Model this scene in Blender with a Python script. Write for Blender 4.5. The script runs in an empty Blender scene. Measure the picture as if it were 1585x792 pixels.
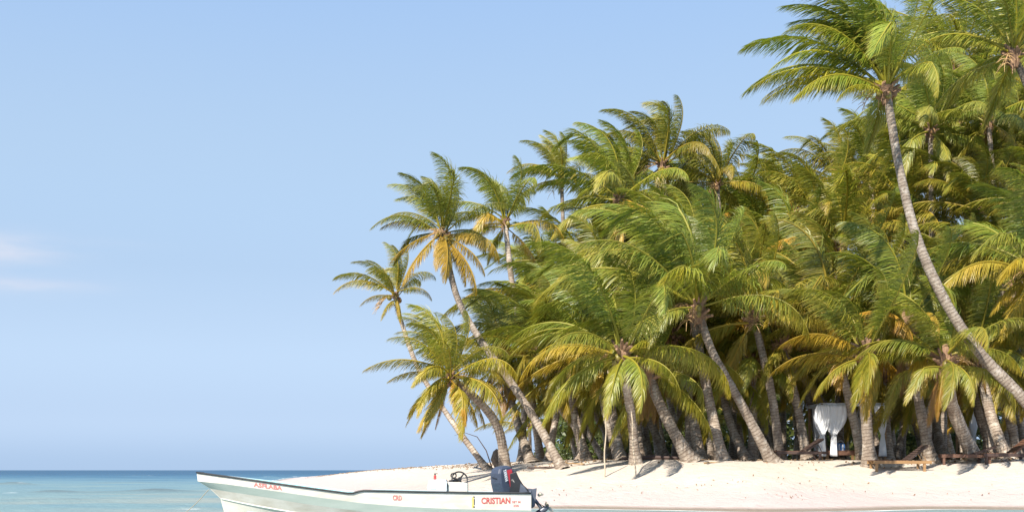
import bpy, bmesh, math, random
import numpy as np
from mathutils import Vector, Matrix, noise as mnoise

R = math.radians
random.seed(7)
rng = np.random.default_rng(7)
scene = bpy.context.scene
COL = scene.collection

# ------------------------------------------------------------------ camera
F = 1900.0                    # focal length in photograph pixels (1585 wide)
CAM_Z = 1.25
cam_d = bpy.data.cameras.new('camera')
cam_d.sensor_width = 36.0
cam_d.lens = 36.0 * F / 1585.0
cam_d.shift_y = (727.0 - 396.0) / 1585.0
cam_d.clip_start = 0.1
cam_d.clip_end = 60000.0
cam = bpy.data.objects.new('camera', cam_d)
COL.objects.link(cam)
cam.location = (0, 0, CAM_Z)
cam.rotation_euler = (R(90), 0, 0)
scene.camera = cam

# ------------------------------------------------------------------ sky + sun
SUN_EL, SUN_AZ = 43.0, 211.0          # azimuth clockwise from +Y: behind the camera, a little to the left
world = bpy.data.worlds.new('World')
scene.world = world
world.use_nodes = True
wn, wl = world.node_tree.nodes, world.node_tree.links
wn.clear()
w_out = wn.new('ShaderNodeOutputWorld')
w_bg = wn.new('ShaderNodeBackground'); w_bg.inputs['Strength'].default_value = 0.081
w_sky = wn.new('ShaderNodeTexSky'); w_sky.sky_type = 'NISHITA'
w_sky.sun_disc = False
w_sky.sun_elevation = R(SUN_EL); w_sky.sun_rotation = R(SUN_AZ)
w_sky.air_density = 1.0; w_sky.dust_density = 0.2; w_sky.ozone_density = 1.0; w_sky.altitude = 0
# thin, high haze layer and wispy cloud streaks low in the sky, all round
w_co = wn.new('ShaderNodeTexCoord')
def wmath(op, a, b=None):
    n = wn.new('ShaderNodeMath'); n.operation = op
    for i, v in enumerate((a, b)):
        if v is None: continue
        if isinstance(v, bpy.types.NodeSocket): wl.new(v, n.inputs[i])
        else: n.inputs[i].default_value = v
    return n.outputs[0]
w_cs = wn.new('ShaderNodeSeparateXYZ'); wl.new(w_co.outputs['Generated'], w_cs.inputs[0])
w_az = wmath('ARCTAN2', w_cs.outputs['X'], w_cs.outputs['Y'])
w_map = wn.new('ShaderNodeMapping'); w_map.inputs['Scale'].default_value = (14.0, 14.0, 70.0)
w_noi = wn.new('ShaderNodeTexNoise'); w_noi.inputs['Scale'].default_value = 1.0
w_noi.inputs['Detail'].default_value = 5.0; w_noi.inputs['Roughness'].default_value = 0.55
wl.new(w_co.outputs['Generated'], w_map.inputs['Vector']); wl.new(w_map.outputs['Vector'], w_noi.inputs['Vector'])
def cloud_band(az0, z0, h, p, k):
    """a small flat cloud, met again every 90 degrees round the horizon"""
    c = wmath('POWER', wmath('MAXIMUM', wmath('COSINE', wmath('MULTIPLY', wmath('SUBTRACT', w_az, az0), 4.0)), 0.0), p)
    e = wmath('POWER', 2.718, wmath('MULTIPLY', wmath('POWER', wmath('DIVIDE', wmath('SUBTRACT', w_cs.outputs['Z'], z0), h), 2.0), -1.0))
    return wmath('MULTIPLY', wmath('MULTIPLY', c, e), k)
w_cm = wmath('ADD', cloud_band(-0.400, 0.164, 0.011, 60.0, 1.0), cloud_band(-0.385, 0.139, 0.007, 40.0, 0.6))
w_cm = wmath('ADD', w_cm, cloud_band(-0.33, 0.172, 0.004, 60.0, 0.12))
w_nm = wn.new('ShaderNodeMapRange')
w_nm.inputs['From Min'].default_value = 0.30; w_nm.inputs['From Max'].default_value = 0.62
wl.new(w_noi.outputs['Fac'], w_nm.inputs['Value'])
w_cf = wmath('MINIMUM', wmath('MULTIPLY', w_cm, wmath('MULTIPLY', w_nm.outputs['Result'], 0.85)), 0.8)
w_mixh = wn.new('ShaderNodeMix'); w_mixh.data_type = 'RGBA'
w_mixh.inputs['Factor'].default_value = 0.55
w_sep = wn.new('ShaderNodeSeparateXYZ')                       # milky tropical haze over the blue, by elevation
w_haz = wn.new('ShaderNodeValToRGB'); w_haz.color_ramp.interpolation = 'EASE'
w_he = w_haz.color_ramp.elements
w_he[0].position = 0.0; w_he[0].color = (0.315, 0.425, 0.59, 1)
w_he[1].position = 0.45; w_he[1].color = (0.36, 0.56, 0.90, 1)
k_ = w_he.new(0.10); k_.color = (0.47, 0.595, 0.755, 1)
k_ = w_he.new(0.04); k_.color = (0.41, 0.52, 0.68, 1)
k_ = w_he.new(0.22); k_.color = (0.485, 0.645, 0.83, 1)
w_hsc = wn.new('ShaderNodeVectorMath'); w_hsc.operation = 'SCALE'; w_hsc.inputs['Scale'].default_value = 10.0
w_hf = wn.new('ShaderNodeMapRange')
w_hf.inputs['From Min'].default_value = 0.0; w_hf.inputs['From Max'].default_value = 0.16
w_hf.inputs['To Min'].default_value = 0.92; w_hf.inputs['To Max'].default_value = 0.55
w_mixc = wn.new('ShaderNodeMix'); w_mixc.data_type = 'RGBA'
w_mixc.inputs['B'].default_value = (5.1, 5.45, 6.4, 1)       # cloud
w_lift = wn.new('ShaderNodeVectorMath'); w_lift.operation = 'MULTIPLY_ADD'      # keeps the yellow horizon band of the sky model below the sea line
w_lift.inputs[1].default_value = (1, 1, 0.75); w_lift.inputs[2].default_value = (0, 0, 0.22)
wl.new(w_co.outputs['Generated'], w_lift.inputs[0])
w_nrm = wn.new('ShaderNodeVectorMath'); w_nrm.operation = 'NORMALIZE'
wl.new(w_lift.outputs[0], w_nrm.inputs[0]); wl.new(w_nrm.outputs[0], w_sky.inputs[0])
wl.new(w_co.outputs['Generated'], w_sep.inputs[0])
wl.new(w_sep.outputs['Z'], w_haz.inputs['Fac']); wl.new(w_haz.outputs['Color'], w_hsc.inputs[0])
wl.new(w_sep.outputs['Z'], w_hf.inputs['Value']); wl.new(w_hf.outputs['Result'], w_mixh.inputs['Factor'])
wl.new(w_hsc.outputs[0], w_mixh.inputs['B'])
wl.new(w_sky.outputs['Color'], w_mixh.inputs['A'])
wl.new(w_mixh.outputs['Result'], w_mixc.inputs['A'])
wl.new(w_cf, w_mixc.inputs['Factor'])
wl.new(w_mixc.outputs['Result'], w_bg.inputs['Color'])
wl.new(w_bg.outputs['Background'], w_out.inputs['Surface'])

sun_d = bpy.data.lights.new('sun', 'SUN')
sun_d.energy = 5.0; sun_d.angle = R(0.55); sun_d.color = (1.0, 0.93, 0.82)
sun = bpy.data.objects.new('sun', sun_d)
COL.objects.link(sun)
sdir = Vector((math.sin(R(SUN_AZ)) * math.cos(R(SUN_EL)), math.cos(R(SUN_AZ)) * math.cos(R(SUN_EL)), math.sin(R(SUN_EL))))
sun.rotation_euler = (-sdir).to_track_quat('-Z', 'Y').to_euler()
sun.location = (-40, -60, 60)

vs = scene.view_settings
vs.view_transform = 'Standard'; vs.look = 'None'; vs.gamma = 1.0; vs.exposure = 0.82
vs.use_curve_mapping = False

# ------------------------------------------------------------------ helpers
def P(px, py, D):
    """photograph pixel at real distance D -> world point"""
    return Vector(((px - 792.5) / F * D, D, CAM_Z + (727.0 - py) / F * D))

def link(o, parent=None, loc=None):
    COL.objects.link(o)
    if parent is not None:
        o.parent = parent
    if loc is not None:
        o.location = loc
    return o

def tag(o, label=None, cat=None, group=None, kind=None):
    if label: o['label'] = label
    if cat: o['category'] = cat
    if group: o['group'] = group
    if kind: o['kind'] = kind
    return o

def empty(name, loc, rz=0.0):
    e = bpy.data.objects.new(name, None)
    e.empty_display_size = 0.2
    COL.objects.link(e)
    e.location = loc
    e.rotation_euler = (0, 0, rz)
    return e

class MB:
    def __init__(self):
        self.v = []; self.f = []; self.m = []
    def add(self, verts, faces, mi=0):
        b = len(self.v)
        self.v.extend([tuple(p) for p in verts])
        self.f.extend([tuple(i + b for i in f) for f in faces])
        self.m.extend([mi] * len(faces))
    def box(self, c, s, rot=None, mi=0):
        c = Vector(c); hx, hy, hz = s[0] / 2, s[1] / 2, s[2] / 2
        pts = [Vector((x, y, z)) for x in (-hx, hx) for y in (-hy, hy) for z in (-hz, hz)]
        if rot is not None: pts = [rot @ p for p in pts]
        self.add([p + c for p in pts], [(0, 1, 3, 2), (4, 6, 7, 5), (0, 4, 5, 1), (2, 3, 7, 6), (0, 2, 6, 4), (1, 5, 7, 3)], mi)
    def tube(self, pts, rad, n=8, mi=0, cap=True, squash=1.0):
        pts = [Vector(p) for p in pts]
        if not hasattr(rad, '__len__'): rad = [rad] * len(pts)
        rings = []
        prev = None
        for i, p in enumerate(pts):
            t = (pts[min(i + 1, len(pts) - 1)] - pts[max(i - 1, 0)])
            if t.length < 1e-9: t = Vector((0, 0, 1))
            t.normalize()
            if prev is None:
                a = Vector((0, 0, 1)) if abs(t.z) < 0.9 else Vector((1, 0, 0))
                u = t.cross(a).normalized()
            else:
                u = (prev - t * prev.dot(t)).normalized()
            prev = u
            w = t.cross(u)
            rings.append([p + (u * math.cos(2 * math.pi * k / n) + w * math.sin(2 * math.pi * k / n) * squash) * rad[i] for k in range(n)])
        self.loft(rings, mi, True, cap)
    def loft(self, rings, mi=0, closed=True, cap=False):
        n = len(rings[0])
        verts = [p for r in rings for p in r]
        faces = []
        for i in range(len(rings) - 1):
            for k in range(n if closed else n - 1):
                k2 = (k + 1) % n
                faces.append((i * n + k, i * n + k2, (i + 1) * n + k2, (i + 1) * n + k))
        if cap:
            faces.append(tuple(range(n))[::-1])
            faces.append(tuple((len(rings) - 1) * n + k for k in range(n)))
        self.add(verts, faces, mi)
    def mesh(self, name, mats, smooth=False):
        me = bpy.data.meshes.new(name)
        me.from_pydata(self.v, [], self.f)
        if not isinstance(mats, (list, tuple)): mats = [mats]
        for m in mats: me.materials.append(m)
        if len(mats) > 1: me.polygons.foreach_set('material_index', self.m)
        if smooth: me.polygons.foreach_set('use_smooth', [True] * len(self.f))
        me.update()
        return me
    def build(self, name, mats, parent=None, loc=None, smooth=False, bevel=0.0):
        me = self.mesh(name, mats, smooth)
        bm = bmesh.new(); bm.from_mesh(me)
        bmesh.ops.recalc_face_normals(bm, faces=bm.faces)
        if bevel > 0:
            bmesh.ops.bevel(bm, geom=list(bm.edges), offset=bevel, segments=2, profile=0.6, affect='EDGES', clamp_overlap=True)
        bm.to_mesh(me); bm.free()
        o = bpy.data.objects.new(name, me)
        return link(o, parent, loc)

def mesh_np(name, verts, quads, mat, attrs=None, smooth=False):
    """fast mesh from numpy arrays of quads (n,4)"""
    me = bpy.data.meshes.new(name)
    nv, nq = len(verts), len(quads)
    me.vertices.add(nv); me.vertices.foreach_set('co', np.asarray(verts, np.float32).ravel())
    me.loops.add(nq * 4); me.loops.foreach_set('vertex_index', np.asarray(quads, np.int32).ravel())
    me.polygons.add(nq); me.polygons.foreach_set('loop_start', np.arange(0, nq * 4, 4, dtype=np.int32))
    me.polygons.foreach_set('loop_total', np.full(nq, 4, np.int32))
    if smooth: me.polygons.foreach_set('use_smooth', np.ones(nq, bool))
    me.materials.append(mat)
    me.update(calc_edges=True)
    for k, (typ, data) in (attrs or {}).items():
        a = me.attributes.new(k, typ, 'POINT')
        a.data.foreach_set('color' if typ == 'FLOAT_COLOR' else 'value', np.asarray(data, np.float32).ravel())
    return me

# ------------------------------------------------------------------ materials
def new_mat(name):
    m = bpy.data.materials.new(name); m.use_nodes = True
    nt = m.node_tree; nt.nodes.clear()
    out = nt.nodes.new('ShaderNodeOutputMaterial')
    b = nt.nodes.new('ShaderNodeBsdfPrincipled')
    nt.links.new(b.outputs['BSDF'], out.inputs['Surface'])
    return m, nt, b, out

def N(nt, typ, **kw):
    n = nt.nodes.new(typ)
    for k, v in kw.items():
        if k in n.inputs: n.inputs[k].default_value = v
        else: setattr(n, k, v)
    return n

def mixc(nt, fac, a, b, blend='MIX'):
    n = nt.nodes.new('ShaderNodeMix'); n.data_type = 'RGBA'; n.blend_type = blend
    for s, v in (('Factor', fac), ('A', a), ('B', b)):
        if hasattr(v, 'is_linked') or isinstance(v, bpy.types.NodeSocket): nt.links.new(v, n.inputs[s])
        else: n.inputs[s].default_value = v if s == 'Factor' else (tuple(v) + (1,))[:4]
    return n.outputs['Result']

def mrange(nt, val, a, b, c=0.0, d=1.0):
    n = nt.nodes.new('ShaderNodeMapRange')
    nt.links.new(val, n.inputs['Value'])
    n.inputs['From Min'].default_value = a; n.inputs['From Max'].default_value = b
    n.inputs['To Min'].default_value = c; n.inputs['To Max'].default_value = d
    return n.outputs['Result']

def math_n(nt, op, a, b=None):
    n = nt.nodes.new('ShaderNodeMath'); n.operation = op
    for i, v in enumerate((a, b)):
        if v is None: continue
        if isinstance(v, bpy.types.NodeSocket): nt.links.new(v, n.inputs[i])
        else: n.inputs[i].default_value = v
    return n.outputs[0]

def bump(nt, bsdf, h, strength, dist):
    n = N(nt, 'ShaderNodeBump', Strength=strength, Distance=dist)
    nt.links.new(h, n.inputs['Height']); nt.links.new(n.outputs['Normal'], bsdf.inputs['Normal'])

def simple(name, c1, c2=None, rough=0.5, scale=6.0, metal=0.0, bmp=0.0, stretch=None, spec=0.5):
    """two-tone noise paint / wood / cloth"""
    m, nt, b, _ = new_mat(name)
    tc = N(nt, 'ShaderNodeTexCoord'); mp = N(nt, 'ShaderNodeMapping')
    if stretch: mp.inputs['Scale'].default_value = stretch
    nt.links.new(tc.outputs['Object'], mp.inputs['Vector'])
    no = N(nt, 'ShaderNodeTexNoise', Scale=scale, Detail=5.0, Roughness=0.6)
    nt.links.new(mp.outputs['Vector'], no.inputs['Vector'])
    f = mrange(nt, no.outputs['Fac'], 0.32, 0.68)
    nt.links.new(mixc(nt, f, c1, c2 or tuple(x * 0.8 for x in c1)), b.inputs['Base Color'])
    b.inputs['Roughness'].default_value = rough; b.inputs['Metallic'].default_value = metal
    b.inputs['Specular IOR Level'].default_value = spec
    if bmp: bump(nt, b, no.outputs['Fac'], 0.6, bmp)
    return m

def frond_material():
    m, nt, b, out = new_mat('palm_leaf')
    at = N(nt, 'ShaderNodeAttribute', attribute_name='tint')
    sp = N(nt, 'ShaderNodeSeparateColor'); nt.links.new(at.outputs['Color'], sp.inputs['Color'])
    oi = N(nt, 'ShaderNodeObjectInfo')
    g = math_n(nt, 'ADD', math_n(nt, 'MULTIPLY', sp.outputs['Green'], 0.5), math_n(nt, 'MULTIPLY', oi.outputs['Random'], 0.5))
    green = mixc(nt, g, (0.080, 0.122, 0.015), (0.270, 0.305, 0.038))
    c = mixc(nt, sp.outputs['Red'], green, (0.49, 0.31, 0.03))
    c = mixc(nt, sp.outputs['Blue'], c, (0.25, 0.115, 0.035))
    c = mixc(nt, 1.0, c, oi.outputs['Color'], 'MULTIPLY')          # each palm has its own tone
    nt.links.new(c, b.inputs['Base Color'])
    b.inputs['Roughness'].default_value = 0.42
    b.inputs['Specular IOR Level'].default_value = 0.55
    tr = N(nt, 'ShaderNodeBsdfTranslucent')
    nt.links.new(mixc(nt, 0.45, c, (0.30, 0.34, 0.025)), tr.inputs['Color'])
    mx = N(nt, 'ShaderNodeMixShader'); mx.inputs[0].default_value = 0.36
    nt.links.new(b.outputs['BSDF'], mx.inputs[1]); nt.links.new(tr.outputs['BSDF'], mx.inputs[2])
    nt.links.new(mx.outputs[0], out.inputs['Surface'])
    return m

def trunk_material():
    m, nt, b, _ = new_mat('palm_bark')
    at = N(nt, 'ShaderNodeAttribute', attribute_name='along')
    tc = N(nt, 'ShaderNodeTexCoord'); oi = N(nt, 'ShaderNodeObjectInfo')
    no = N(nt, 'ShaderNodeTexNoise', Scale=2.2, Detail=6.0, Roughness=0.65)
    nt.links.new(tc.outputs['Object'], no.inputs['Vector'])
    fi = N(nt, 'ShaderNodeTexNoise', Scale=26.0, Detail=4.0, Roughness=0.7)
    nt.links.new(tc.outputs['Object'], fi.inputs['Vector'])
    ph = math_n(nt, 'ADD', math_n(nt, 'MULTIPLY', at.outputs['Fac'], 2 * math.pi / 0.13), math_n(nt, 'MULTIPLY', no.outputs['Fac'], 16.0))
    ring = mrange(nt, math_n(nt, 'SINE', ph), 0.35, 0.95)
    base = mixc(nt, mrange(nt, no.outputs['Fac'], 0.35, 0.65), (0.27, 0.215, 0.17), (0.50, 0.425, 0.345))
    base = mixc(nt, mrange(nt, fi.outputs['Fac'], 0.35, 0.75, 0.0, 0.55), base, (0.15, 0.105, 0.075))
    base = mixc(nt, math_n(nt, 'MULTIPLY', ring, 0.55), base, (0.12, 0.08, 0.055))
    pa = N(nt, 'ShaderNodeTexNoise', Scale=4.2, Detail=5.0, Roughness=0.7); nt.links.new(tc.outputs['Object'], pa.inputs['Vector'])
    base = mixc(nt, mrange(nt, pa.outputs['Fac'], 0.54, 0.66, 0.0, 0.6), base, (0.60, 0.55, 0.48))      # pale lichen
    base = mixc(nt, mrange(nt, pa.outputs['Fac'], 0.44, 0.34, 0.0, 0.55), base, (0.10, 0.075, 0.055))    # dark stains
    val = mrange(nt, oi.outputs['Random'], 0, 1, 0.68, 1.2)
    hs = N(nt, 'ShaderNodeHueSaturation'); nt.links.new(base, hs.inputs['Color']); nt.links.new(val, hs.inputs['Value'])
    nt.links.new(hs.outputs['Color'], b.inputs['Base Color'])
    b.inputs['Roughness'].default_value = 0.85; b.inputs['Specular IOR Level'].default_value = 0.2
    h = math_n(nt, 'ADD', math_n(nt, 'MULTIPLY', ring, -0.6), fi.outputs['Fac'])
    bump(nt, b, h, 0.8, 0.02)
    return m

def sand_material():
    m, nt, b, _ = new_mat('sand')
    ge = N(nt, 'ShaderNodeNewGeometry'); sx = N(nt, 'ShaderNodeSeparateXYZ')
    nt.links.new(ge.outputs['Position'], sx.inputs[0])
    big = N(nt, 'ShaderNodeTexNoise', Scale=0.22, Detail=6.0, Roughness=0.6)
    mid = N(nt, 'ShaderNodeTexNoise', Scale=1.7, Detail=7.0, Roughness=0.7)
    fine = N(nt, 'ShaderNodeTexNoise', Scale=9.0, Detail=6.0, Roughness=0.75)
    vor = N(nt, 'ShaderNodeTexVoronoi', Scale=2.4)
    for n in (big, mid, fine, vor): nt.links.new(ge.outputs['Position'], n.inputs['Vector'])
    dry = mixc(nt, mrange(nt, mid.outputs['Fac'], 0.3, 0.7), (0.51, 0.435, 0.365), (0.585, 0.515, 0.44))
    damp = mixc(nt, mrange(nt, mid.outputs['Fac'], 0.3, 0.7), (0.48, 0.385, 0.355), (0.52, 0.43, 0.395))
    zz = math_n(nt, 'ADD', sx.outputs['Z'], math_n(nt, 'MULTIPLY', big.outputs['Fac'], 0.5))
    c = mixc(nt, mrange(nt, zz, 0.75, 1.15), damp, dry)
    z2 = math_n(nt, 'ADD', sx.outputs['Z'], math_n(nt, 'MULTIPLY', big.outputs['Fac'], 0.10))
    wet = mrange(nt, z2, 0.09, 0.16)
    c = mixc(nt, wet, (0.27, 0.22, 0.175), c)
    # scattered specks of shell and leaf grit
    sp = N(nt, 'ShaderNodeTexNoise', Scale=5.5, Detail=2.0); nt.links.new(ge.outputs['Position'], sp.inputs['Vector'])
    c = mixc(nt, mrange(nt, sp.outputs['Fac'], 0.71, 0.82, 0.0, 0.45), c, (0.30, 0.22, 0.16))
    nt.links.new(c, b.inputs['Base Color'])
    nt.links.new(mrange(nt, wet, 0, 1, 0.28, 0.95), b.inputs['Roughness'])
    b.inputs['Specular IOR Level'].default_value = 0.25
    h = math_n(nt, 'ADD', math_n(nt, 'MULTIPLY', mid.outputs['Fac'], 1.0), math_n(nt, 'MULTIPLY', fine.outputs['Fac'], 0.35))
    h = math_n(nt, 'ADD', h, math_n(nt, 'MULTIPLY', mrange(nt, vor.outputs['Distance'], 0.0, 0.35), 0.35))
    bump(nt, b, h, 0.8, 0.12)
    return m

def water_material():
    m, nt, b, _ = new_mat('sea_water')
    at = N(nt, 'ShaderNodeAttribute', attribute_name='sea')       # R offshore, G foam, B painted shade of the wave faces
    sp = N(nt, 'ShaderNodeSeparateColor'); nt.links.new(at.outputs['Color'], sp.inputs['Color'])
    ge = N(nt, 'ShaderNodeNewGeometry')
    mp = N(nt, 'ShaderNodeMapping'); mp.inputs['Scale'].default_value = (0.05, 0.16, 1)
    nt.links.new(ge.outputs['Position'], mp.inputs['Vector'])
    pat = N(nt, 'ShaderNodeTexNoise', Scale=1.0, Detail=5.0, Roughness=0.6); nt.links.new(mp.outputs['Vector'], pat.inputs['Vector'])
    off = math_n(nt, 'ADD', sp.outputs['Red'], mrange(nt, pat.outputs['Fac'], 0.3, 0.7, -0.17, 0.17))
    ramp = N(nt, 'ShaderNodeValToRGB')
    nt.links.new(off, ramp.inputs['Fac'])
    e = ramp.color_ramp.elements
    e[0].position = 0.0; e[0].color = (0.36, 0.375, 0.30, 1)
    e[1].position = 1.0; e[1].color = (0.010, 0.066, 0.135, 1)
    for p_, c_ in ((0.10, (0.26, 0.30, 0.27, 1)), (0.28, (0.18, 0.275, 0.28, 1)), (0.50, (0.12, 0.225, 0.275, 1)), (0.72, (0.045, 0.135, 0.21, 1))):
        k = e.new(p_); k.color = c_
    mp2 = N(nt, 'ShaderNodeMapping'); mp2.inputs['Scale'].default_value = (1.0, 2.2, 1)
    nt.links.new(ge.outputs['Position'], mp2.inputs['Vector'])
    fo = N(nt, 'ShaderNodeTexNoise', Scale=4.5, Detail=6.0, Roughness=0.7); nt.links.new(mp2.outputs['Vector'], fo.inputs['Vector'])
    foam = mrange(nt, math_n(nt, 'ADD', sp.outputs['Green'], math_n(nt, 'MULTIPLY', fo.outputs['Fac'], 0.9)), 0.80, 1.25)
    water = mixc(nt, math_n(nt, 'MULTIPLY', sp.outputs['Blue'], mrange(nt, fo.outputs['Fac'], 0.25, 0.6, 0.4, 1.0)), ramp.outputs['Color'], (0.075, 0.075, 0.068))   # shade of the dark wave face, put into the water colour
    body = mixc(nt, foam, water, (0.66, 0.66, 0.64))
    rip = N(nt, 'ShaderNodeTexNoise', Scale=1.6, Detail=6.0, Roughness=0.65); nt.links.new(mp2.outputs['Vector'], rip.inputs['Vector'])
    bp = N(nt, 'ShaderNodeBump', Strength=0.9, Distance=0.16); nt.links.new(rip.outputs['Fac'], bp.inputs['Height'])
    di = N(nt, 'ShaderNodeBsdfDiffuse'); nt.links.new(body, di.inputs['Color']); nt.links.new(bp.outputs['Normal'], di.inputs['Normal'])
    gl = N(nt, 'ShaderNodeBsdfGlossy', Roughness=0.16); nt.links.new(bp.outputs['Normal'], gl.inputs['Normal'])
    fr = N(nt, 'ShaderNodeFresnel', IOR=1.33); nt.links.new(bp.outputs['Normal'], fr.inputs['Normal'])
    # a wavy sea never mirrors fully at grazing angles: its facets tilt towards the eye
    fac = math_n(nt, 'MINIMUM', fr.outputs['Fac'], 0.30)
    fac = math_n(nt, 'MULTIPLY', fac, mrange(nt, foam, 0, 1, 1.0, 0.1))
    mx = N(nt, 'ShaderNodeMixShader'); nt.links.new(fac, mx.inputs[0])
    nt.links.new(di.outputs[0], mx.inputs[1]); nt.links.new(gl.outputs[0], mx.inputs[2])
    nt.links.new(mx.outputs[0], _.inputs['Surface'])
    nt.nodes.remove(b)
    return m

M = {}
M['leaf'] = frond_material()
M['bark'] = trunk_material()
M['sand'] = sand_material()
M['sea'] = water_material()
M['rachis'] = simple('palm_rib', (0.42, 0.36, 0.09), (0.30, 0.30, 0.07), 0.5, 3)
M['fibre'] = simple('palm_fibre', (0.36, 0.22, 0.13), (0.16, 0.09, 0.055), 0.9, 9, bmp=0.02, stretch=(1, 1, 0.3))
M['stalk'] = simple('flower_stalk', (0.55, 0.36, 0.16), (0.36, 0.22, 0.10), 0.8, 8)
M['nut_green'] = simple('coconut_husk_green', (0.16, 0.15, 0.03), (0.24, 0.17, 0.04), 0.45, 5)
M['nut_brown'] = simple('coconut_husk_brown', (0.34, 0.19, 0.08), (0.20, 0.11, 0.05), 0.7, 6)
M['hull_white'] = simple('boat_white_paint', (0.66, 0.62, 0.56), (0.52, 0.47, 0.39), 0.42, 4.5, stretch=(0.5, 1, 1.6))
M['hull_stripe'] = simple('boat_green_stripe', (0.37, 0.42, 0.37), (0.43, 0.475, 0.425), 0.45, 4, stretch=(0.5, 1, 2))
M['hull_bottom'] = simple('boat_bottom_paint', (0.55, 0.525, 0.46), (0.45, 0.44, 0.37), 0.5, 3)
M['rubber'] = simple('black_rubber', (0.015, 0.017, 0.018), (0.03, 0.03, 0.03), 0.5, 8)
M['cyan'] = simple('boat_cyan_paint', (0.36, 0.68, 0.70), (0.46, 0.72, 0.72), 0.45, 3)
M['pale_cyan'] = simple('boat_pale_cyan_paint', (0.55, 0.70, 0.70), (0.62, 0.72, 0.72), 0.45, 3)
M['gel'] = simple('white_gelcoat', (0.68, 0.69, 0.70), (0.62, 0.64, 0.66), 0.3, 3)
M['red_paint'] = simple('red_letter_paint', (0.38, 0.012, 0.016), (0.50, 0.13, 0.11), 0.6, 13)
M['faded_red'] = simple('faded_red_letter_paint', (0.46, 0.09, 0.085), (0.58, 0.25, 0.22), 0.6, 16)
M['yellow'] = simple('yellow_sticker', (0.72, 0.52, 0.12), (0.76, 0.62, 0.24), 0.5, 8)
M['black'] = simple('black_plastic', (0.012, 0.012, 0.013), (0.022, 0.022, 0.024), 0.35, 6)
M['cowl'] = simple('motor_navy_paint', (0.040, 0.050, 0.080), (0.055, 0.065, 0.095), 0.35, 5)
M['motor_grey'] = simple('motor_grey_metal', (0.075, 0.085, 0.115), (0.11, 0.12, 0.15), 0.4, 5, metal=0.2)
M['motor_red'] = simple('motor_red_band', (0.42, 0.02, 0.03), (0.50, 0.04, 0.05), 0.35, 5)
M['white_print'] = simple('white_print', (0.8, 0.8, 0.8), (0.7, 0.7, 0.72), 0.5, 10)
M['prop'] = simple('propeller_metal', (0.55, 0.50, 0.38), (0.36, 0.33, 0.26), 0.35, 6, metal=0.6)
M['cloth'] = simple('white_curtain_cloth', (0.80, 0.80, 0.81), (0.75, 0.75, 0.77), 0.85, 3)
M['wood_light'] = simple('pale_pine', (0.34, 0.20, 0.085), (0.25, 0.14, 0.06), 0.6, 4, stretch=(0.4, 6, 6), bmp=0.004)  # light wood, its own tone
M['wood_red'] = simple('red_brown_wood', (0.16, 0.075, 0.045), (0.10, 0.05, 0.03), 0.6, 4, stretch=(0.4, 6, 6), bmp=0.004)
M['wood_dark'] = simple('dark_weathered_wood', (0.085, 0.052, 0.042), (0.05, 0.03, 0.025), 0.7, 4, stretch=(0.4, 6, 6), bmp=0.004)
M['pole'] = simple('dry_pole_wood', (0.50, 0.42, 0.31), (0.36, 0.28, 0.2), 0.8, 7, stretch=(4, 4, 0.6))
M['blue'] = simple('blue_plastic', (0.06, 0.16, 0.42), (0.08, 0.2, 0.46), 0.4, 6)
M['weed'] = simple('dry_seaweed', (0.30, 0.20, 0.11), (0.16, 0.10, 0.06), 0.9, 7)
M['husk'] = simple('dead_leaf', (0.42, 0.26, 0.10), (0.26, 0.15, 0.07), 0.8, 5)

def leaf_simple(name, c1, c2):
    m, nt, b, out = new_mat(name)
    at = N(nt, 'ShaderNodeAttribute', attribute_name='tint')
    sp = N(nt, 'ShaderNodeSeparateColor'); nt.links.new(at.outputs['Color'], sp.inputs['Color'])
    c = mixc(nt, sp.outputs['Green'], c1, c2)
    nt.links.new(c, b.inputs['Base Color']); b.inputs['Roughness'].default_value = 0.45
    tr = N(nt, 'ShaderNodeBsdfTranslucent'); nt.links.new(c, tr.inputs['Color'])
    mx = N(nt, 'ShaderNodeMixShader'); mx.inputs[0].default_value = 0.25
    nt.links.new(b.outputs['BSDF'], mx.inputs[1]); nt.links.new(tr.outputs['BSDF'], mx.inputs[2])
    nt.links.new(mx.outputs[0], out.inputs['Surface'])
    return m
M['bark_plain'] = simple('old_stump_bark', (0.20, 0.15, 0.11), (0.11, 0.08, 0.06), 0.9, 6, bmp=0.02)
M['shrub'] = leaf_simple('shrub_leaf', (0.045, 0.075, 0.018), (0.12, 0.14, 0.03))

# ------------------------------------------------------------------ terrain
SHORE = [(260, 30), (120, 35), (60, 36.5), (30, 37.0), (20, 37.4), (14.3, 39.4), (11, 38.2), (7.9, 37.0), (4.5, 38.6), (2.0, 39.6), (-1.5, 41.0),
         (-6, 48), (-14, 78), (-26, 132), (-38, 235), (-24, 300), (40, 340), (320, 360)]
def catmull(pts, n):
    pts = [np.array(p, float) for p in pts]
    ext = [2 * pts[0] - pts[1]] + pts + [2 * pts[-1] - pts[-2]]
    out = []
    for i in range(1, len(ext) - 2):
        p0, p1, p2, p3 = ext[i - 1:i + 3]
        for k in range(n):
            t = k / n
            out.append(0.5 * (2 * p1 + (p2 - p0) * t + (2 * p0 - 5 * p1 + 4 * p2 - p3) * t * t + (3 * p1 - p0 - 3 * p2 + p3) * t ** 3))
    out.append(pts[-1])
    return np.array(out)
SHC = catmull(SHORE, 5)
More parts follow.
